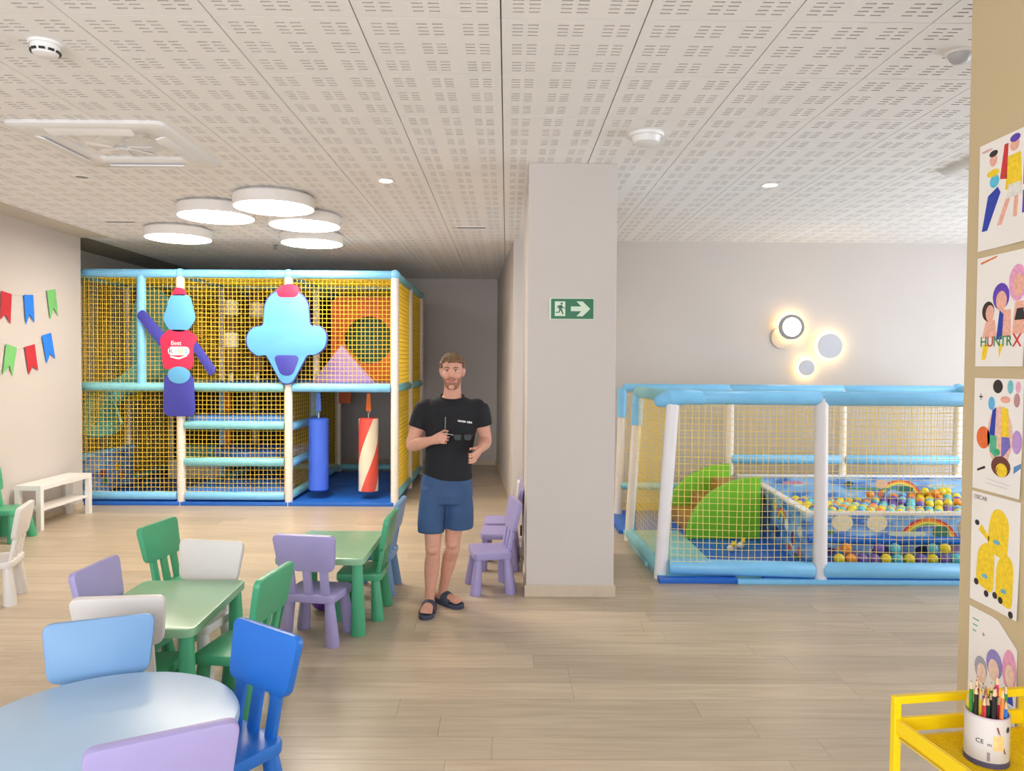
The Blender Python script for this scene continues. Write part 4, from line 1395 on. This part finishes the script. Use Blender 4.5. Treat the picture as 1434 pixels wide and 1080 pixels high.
# ------------------------------------------------------------------ the man
def remesh(b, name, m, parent, vox, it=4, fac=.5):
    me = bpy.data.meshes.new('tmp')
    b.bm.to_mesh(me); b.bm.free()
    o = bpy.data.objects.new('tmp', me)
    C.objects.link(o)
    md = o.modifiers.new('r', 'REMESH'); md.mode = 'VOXEL'; md.voxel_size = vox; md.use_smooth_shade = True
    if it:
        ms = o.modifiers.new('s', 'SMOOTH'); ms.factor = fac; ms.iterations = it
    dg = bpy.context.evaluated_depsgraph_get()
    q = bpy.data.meshes.new_from_object(o.evaluated_get(dg))
    bpy.data.objects.remove(o)
    q.name = name
    q.materials.clear(); q.materials.append(M[m])
    q.polygons.foreach_set('use_smooth', [True] * len(q.polygons))
    r = bpy.data.objects.new(name, q)
    C.objects.link(r)
    if parent: r.parent = parent
    return r


HX, HY, HZ = -.363, 4.935, 1.62     # head centre


def head_ring(z, k=0., n=28):
    """profile of the head at local height z (-.115 chin .. .115 crown)"""
    prof = [(-.118, .020, .058, -.02), (-.108, .034, .078, .0), (-.09, .046, .088, .03), (-.065, .055, .092, .062), (-.035, .063, .092, .078), (0, .068, .092, .092),
            (.035, .070, .09, .098), (.065, .068, .082, .096), (.09, .056, .066, .082), (.107, .036, .042, .056), (.116, .012, .014, .02)]
    for (z0, a0, f0, b0), (z1, a1, f1, b1) in zip(prof, prof[1:]):
        if z <= z1 + 1e-9:
            t = (z - z0) / (z1 - z0)
            a, f, b = a0 + (a1 - a0) * t, f0 + (f1 - f0) * t, b0 + (b1 - b0) * t
            break
    out = []
    for i in range(n):
        th = 2 * PI * i / n
        c, s_ = math.cos(th), math.sin(th)
        yy = -s_ * (f + k) if s_ > 0 else -s_ * (b + k)     # s>0 : face side (-Y)
        out.append(V((HX + (a + k) * c, HY + yy, HZ + z)))
    return out


person = thing('person', 'man in black T-shirt, navy shorts and slides holding sunglasses, standing', 'person', (0, 0, 0))
bd = B()
bd.rings([head_ring(z) for z in (-.117, -.108, -.1, -.09, -.075, -.055, -.035, -.015, .0, .02, .04, .06, .075, .09, .1, .108, .1155)])
# nose, brow, ears, neck
bd.limb([((HX, HY - .088, HZ + .022), (.008, .008)), ((HX, HY - .1, HZ - .004), (.011, .011)), ((HX, HY - .108, HZ - .024), (.0145, .012)), ((HX, HY - .092, HZ - .034), (.012, .008))], n=10)
bd.sphere((HX - .012, HY - .093, HZ - .029), .0095).sphere((HX + .012, HY - .093, HZ - .029), .0095)
bd.limb([((HX - .045, HY - .072, HZ + .03), .009), ((HX - .02, HY - .086, HZ + .033), .010), ((HX, HY - .088, HZ + .03), .008), ((HX + .02, HY - .086, HZ + .033), .010), ((HX + .045, HY - .072, HZ + .03), .009)], (0, 0, 1), 8)
for s_ in (-1, 1):
    bd.sphere((HX + s_ * .076, HY + .006, HZ - .004), .03, sc=(.35, .65, 1.05), rot=(0, s_ * .2, 0))
    bd.sphere((HX + s_ * .038, HY - .066, HZ - .022), .026)      # cheek
bd.sphere((HX, HY - .078, HZ - .1), .02)                          # chin
bd.limb([((HX, HY + .02, HZ - .05), (.056, .062)), ((HX, HY + .028, HZ - .11), (.055, .058)), ((HX - .003, HY + .04, HZ - .16), (.062, .06)), ((HX - .004, HY + .045, HZ - .2), (.1, .065)), ((HX - .004, HY + .045, HZ - .225), (.15, .07))], n=20)
# trunk
bd.limb([((-.37, 4.985, 1.42), (.15, .075)), ((-.372, 4.98, 1.33), (.165, .1)), ((-.38, 4.975, 1.2), (.15, .1)), ((-.392, 4.97, 1.06), (.135, .09)), ((-.402, 4.97, .93), (.15, .1)), ((-.405, 4.97, .86), (.155, .105)), ((-.405, 4.97, .8), (.13, .09))], n=24)
# right arm of the man (left in the picture): bent, holding the glasses
SHL, ELL, WRL = V((-.548, 4.985, 1.385)), V((-.632, 4.965, 1.125)), V((-.482, 4.815, 1.172))
bd.limb([(SHL.lerp(ELL, .22), .052), (SHL.lerp(ELL, .35), .054), (SHL.lerp(ELL, .65), .049), (ELL + V((0, 0, .02)), .043), (ELL, .042)], (1, 0, 0), 16, dome=1)
bd.limb([(ELL, .043), (ELL.lerp(WRL, .25), .047), (ELL.lerp(WRL, .55), .040), (ELL.lerp(WRL, .85), .030), (WRL, (.029, .024))], (0, 0, 1), 16, dome=1)
# left arm of the man
SHR, ELR, WRR = V((-.188, 4.985, 1.385)), V((-.142, 5.0, 1.15)), V((-.172, 4.80, 1.115))
bd.limb([(SHR.lerp(ELR, .22), .052), (SHR.lerp(ELR, .35), .054), (SHR.lerp(ELR, .65), .049), (ELR + V((0, 0, .02)), .043), (ELR, .042)], (1, 0, 0), 16, dome=1)
bd.limb([(ELR, .043), (ELR.lerp(WRR, .25), .046), (ELR.lerp(WRR, .55), .039), (ELR.lerp(WRR, .85), .029), (WRR, (.024, .028))], (1, 0, 0), 16, dome=1)


def finger(pts, r0):
    bd.limb([(V(p), r0 * (1 - .12 * i)) for i, p in enumerate(pts)], (.2, .5, .84), 10, dome=1)


# right hand: back to the camera, fingers closing round the folded glasses
kn = V((-.422, 4.785, 1.192))
bd.limb([(WRL, (.028, .022)), (WRL.lerp(kn, .5), (.035, .018)), (kn + V((-.012, 0, 0)), (.037, .016))], (0, 0, 1), 14, dome=1)
for k, (dz, ln) in enumerate(((.028, .040), (.0085, .044), (-.011, .041), (-.03, .034))):
    p = kn + V((-.006 - abs(k - 1) * .004, 0, dz))
    finger([p, p + V((ln, -.012, -.003)), p + V((ln + .012, .014, -.005)), p + V((ln - .012, .032, -.006))], .0088)
finger([WRL + V((.02, .01, .02)), WRL + V((.045, .012, .046)), kn + V((.018, .012, .046)), kn + V((.042, .004, .044))], .0105)
# left hand: loose half-closed fist, thumb on top
kr = V((-.196, 4.733, 1.082))
bd.limb([(WRR, (.022, .027)), (WRR.lerp(kr, .5), (.018, .036)), (kr + V((0, .01, 0)), (.016, .038))], (1, 0, 0), 14, dome=1)
for k, (dz, ln) in enumerate(((.028, .036), (.009, .040), (-.011, .038), (-.03, .030))):
    p = kr + V((0, 0, dz))
    finger([p, p + V((-.012, -ln * .75, -.008)), p + V((-.038, -ln * .6, -.014)), p + V((-.046, .002, -.014))], .0088)
finger([WRR + V((-.012, -.01, .016)), kr + V((-.024, .03, .042)), kr + V((-.034, .0, .047)), kr + V((-.036, -.024, .044))], .0105)
# legs
HL, KL, AL = V((-.485, 4.965, .86)), V((-.487, 4.925, .435)), V((-.513, 4.965, .085))
HR, KR, AR = V((-.325, 4.985, .86)), V((-.362, 5.02, .452)), V((-.436, 5.135, .10))
for h_, k_, a_ in ((HL, KL, AL), (HR, KR, AR)):
    bd.limb([(h_, (.078, .085)), (h_.lerp(k_, .35), (.074, .08)), (h_.lerp(k_, .75), (.06, .062)), (k_ + V((0, 0, .03)), (.054, .056)), (k_, (.052, .056)), (k_ - V((0, 0, .04)), (.048, .052)), (k_.lerp(a_, .3) + V((0, .014, 0)), (.053, .058)), (k_.lerp(a_, .5) + V((0, .01, 0)), (.048, .052)), (k_.lerp(a_, .78), (.036, .04)), (a_, (.033, .038)), (a_ - V((0, 0, .03)), (.034, .042))], (1, 0, 0), 18, dome=1)
    bd.sphere(k_ + V((0, -.04, 0)), .036)


FD = {}


def foot(a_, d):
    d = V((d[0], d[1], 0)).normalized()
    s_ = V((-d.y, d.x, 0))
    heel = V((a_.x, a_.y, .05)) - d * .035
    bd.limb([(heel - d * .02, (.026, .02)), (heel, (.033, .03)), (heel + d * .05, (.034, .036)), (heel + d * .10, (.038, .028)), (heel + d * .15, (.043, .02)), (heel + d * .175, (.042, .014))], s_, 14, dome=1)
    for k in range(5):
        o_ = (-.034, -.015, .003, .019, .033)[k]
        ln = (.03, .034, .031, .026, .019)[k] if d.x <= 0.2 else (.019, .026, .031, .034, .032)[k]
        r_ = .0115 if (k == 0) == (d.x <= .2) and k in (0,) else .0095
        p = heel + d * .17 + s_ * -o_ + V((0, 0, -.006))
        bd.limb([(p, r_), (p + d * ln * .6, r_), (p + d * ln, r_ * .9)], s_, 8, dome=1)
    return heel, d, s_


F1 = foot(AL, (-.06, -1))
F2 = foot(AR, (.72, -.66))
body = remesh(bd, 'body', 'skin', person, .0048, 3, .45)

# face details
for s_ in (-1, 1):
    e = B().sphere((HX + s_ * .029, HY - .078, HZ + .006), .0125, sc=(1.1, .6, .62)).build('eye', 'eyew', person)
    B().sphere((HX + s_ * .029, HY - .0835, HZ + .006), .006, sc=(1, .5, 1)).build('iris', 'iris', e)
    B().limb([((HX + s_ * .012, HY - .094, HZ + .024), .0028), ((HX + s_ * .028, HY - .0945, HZ + .030), .0036), ((HX + s_ * .048, HY - .078, HZ + .026), .0022)], (0, 0, 1), 8).build('eyebrow', 'hair', person)
    B().limb([((HX + s_ * .014, HY - .088, HZ + .0135), .0018), ((HX + s_ * .029, HY - .0885, HZ + .0155), .0022), ((HX + s_ * .043, HY - .078, HZ + .011), .0018)], (0, 0, 1), 6).build('eyelid', 'hair', person)
B().limb([((HX - .03, HY - .078, HZ - .053), .003), ((HX - .014, HY - .0915, HZ - .059), .0055), ((HX, HY - .0945, HZ - .06), .006), ((HX + .014, HY - .0915, HZ - .059), .0055), ((HX + .03, HY - .078, HZ - .053), .003)], (0, 0, 1), 8).build('mouth', 'lips', person)
# stubble beard: thin shell round the jaw, plus moustache
bb = bmesh.new()
zs = [-.1195, -.114, -.107, -.098, -.088, -.078, -.07]
rows = [head_ring(max(z, -.118), .0045, 56) for z in zs]
rv = [[bb.verts.new(p) for p in r] for r in rows]
for a, b in zip(rv, rv[1:]):
    for i in range(2, 26):
        bb.faces.new((a[i], a[i + 1], b[i + 1], b[i]))
zs2 = [-.07, -.055, -.04, -.025]
rv = [[bb.verts.new(p) for p in head_ring(z, .003, 56)] for z in zs2]
for a, b in zip(rv, rv[1:]):
    for i in list(range(1, 7)) + list(range(21, 27)):
        bb.faces.new((a[i], a[i + 1], b[i + 1], b[i]))
b_ = B(); b_.merge(bb)
b_.limb([((HX - .032, HY - .082, HZ - .052), .003), ((HX - .015, HY - .094, HZ - .045), .0048), ((HX, HY - .0965, HZ - .044), .0042), ((HX + .015, HY - .094, HZ - .045), .0048), ((HX + .032, HY - .082, HZ - .052), .003)], (0, 0, 1), 8)
b_.build('beard', 'beard', person)
# curly hair
hr = B()
ph = random.Random(2)
for k in range(420):
    th = ph.uniform(0, 2 * PI)
    z = ph.uniform(-.03, .118)
    s_ = math.sin(th)
    lim = .062 if s_ > .35 else (.03 if s_ > 0 else -.03)
    if z < lim: continue
    p = head_ring(min(z, .115), .004, 64)[int(th / (2 * PI) * 64) % 64]
    r_ = ph.uniform(.010, .017) * (.75 if z < .03 else 1)
    hr.sphere(p, r_, 7, 5, sc=(1, 1, .8))
hr.rings([head_ring(z, .008) for z in (.066, .08, .092, .102, .11, .1155)])
remesh(hr, 'hair', 'hair', person, .0045, 1, .3)

# T-shirt
ts = B()
ts.limb([((-.369, 4.98, 1.452), (.088, .068)), ((-.37, 4.985, 1.428), (.15, .088)), ((-.37, 4.982, 1.39), (.19, .105)), ((-.372, 4.98, 1.32), (.186, .119)), ((-.378, 4.975, 1.2), (.168, .118)), ((-.39, 4.97, 1.06), (.157, .112)), ((-.395, 4.97, .96), (.164, .116)), ((-.393, 4.97, .892), (.168, .12))], n=32)
for a, b in ((SHL, ELL), (SHR, ELR)):
    d_ = (b - a).normalized()
    ts.limb([(a - d_ * .012, .062), (a.lerp(b, .12), .071), (a.lerp(b, .35), .071), (a.lerp(b, .56), .068)], (1, 0, 0), 20, dome=0)
for a in (SHL, SHR):
    ts.sphere(a + V((.016 if a is SHL else -.016, 0, -.012)), .068, 18, 12)
shirt = remesh(ts, 't_shirt', 'shirt', person, .008, 5, .5)
# neckline: skin shows inside a dark collar band
col = B()
cp = []
for k in range(25):
    a = 2 * PI * k / 24
    cp.append((V((-.367 + .079 * math.cos(a), 4.972 + .064 * math.sin(a) - .004, 1.452 + .022 * math.sin(a) - .0)), .0075))
col.limb(cp, (0, 0, 1), 8)
col.build('collar', 'shirt', shirt)
# chest lettering, too small to read
for i in range(15):
    if i == 9: continue
    B().box((-.325 + i * .0068, 4.8685, 1.298 - i * .0009), (.0045, .006, .011 if i % 3 else .014)).build('chest_print', 'bd_white', shirt, smooth=False)

# shorts
sh = B()
sh.limb([((-.395, 4.97, .945), (.16, .112)), ((-.40, 4.97, .88), (.172, .122)), ((-.402, 4.97, .8), (.178, .128)), ((-.402, 4.97, .74), (.17, .12))], n=28)
sh.limb([(HL + V((0, 0, -.02)), (.09, .11)), (V((-.49, 4.955, .7)), (.098, .112)), (V((-.502, 4.945, .6)), (.093, .104)), (V((-.503, 4.94, .54)), (.088, .098))], (1, 0, 0), 22)
sh.limb([(HR + V((0, 0, -.02)), (.09, .11)), (V((-.318, 4.99, .7)), (.098, .112)), (V((-.318, 5.0, .62)), (.1, .108)), (V((-.32, 5.005, .565)), (.099, .102))], (1, 0, 0), 22)
remesh(sh, 'shorts', 'shorts', person, .008, 4, .5)

# slides
for (heel, d, s_), lab in ((F1, 0), (F2, 1)):
    a = math.atan2(d.y, d.x)
    sole = [(-.055, -.028), (-.04, -.04), (.03, -.04), (.12, -.052), (.19, -.05), (.222, -.026), (.228, 0), (.222, .026), (.19, .05), (.12, .052), (.03, .04), (-.04, .04), (-.055, .028)]
    p = thing_loc = Matrix.Translation((heel.x, heel.y, 0)) @ Matrix.Rotation(a, 4, 'Z')
    so = B().slab(rpoly(sole, .03, 3), .03, .008, p).build('slide_sandal', 'slide', person)
    stp = B()
    rg = []
    for x0 in (.055, .075, .12, .145):
        w2 = .05 if x0 > .08 else .046
        hgt = .092 if x0 < .1 else .066
        ring = []
        for rr, rev in ((1., 0), (.9, 1)):
            ks = range(13) if not rev else range(12, -1, -1)
            for k in ks:
                t_ = PI * k / 12
                ring.append(p @ V((x0, w2 * 1.12 * rr * math.cos(t_), .018 + (hgt - .018) * rr * math.sin(t_) ** .8)))
        rg.append(ring)
    stp.rings(rg)
    stp.build('strap', 'slide', so)

# sunglasses held in the hand
sg = thing('sunglasses', 'dark sunglasses held open in the man\'s raised hand', 'sunglasses', (-.335, 4.765, 1.20))
for x in (0.02, .085):
    B().slab(rpoly([(-.026, .016), (.026, .016), (.021, -.02), (-.019, -.02)], .014), .003, 0, front(x, 0, 0)).build('lens', 'lens', sg)
    q = [V((x + a, 0, b)) for a, b in rpoly([(-.028, .018), (.028, .018), (.023, -.022), (-.021, -.022)], .014, 4)]
    B().limb([(v, .002) for v in q + [q[0]]], (0, 1, 0), 6).build('rim', 'black', sg)
B().path([V((.047, 0, .008)), V((.0525, -.003, .011)), V((.058, 0, .008))], .002).build('bridge', 'black', sg)
B().path([V((-.008, .002, .012)), V((-.055, .004, .022)), V((-.06, -.006, .05)), V((-.058, -.008, .13))], .0026).build('temple', 'steel', sg)
B().path([V((.113, .002, .012)), V((.116, .05, .012)), V((.112, .105, .004))], .0026).build('temple', 'black', sg)
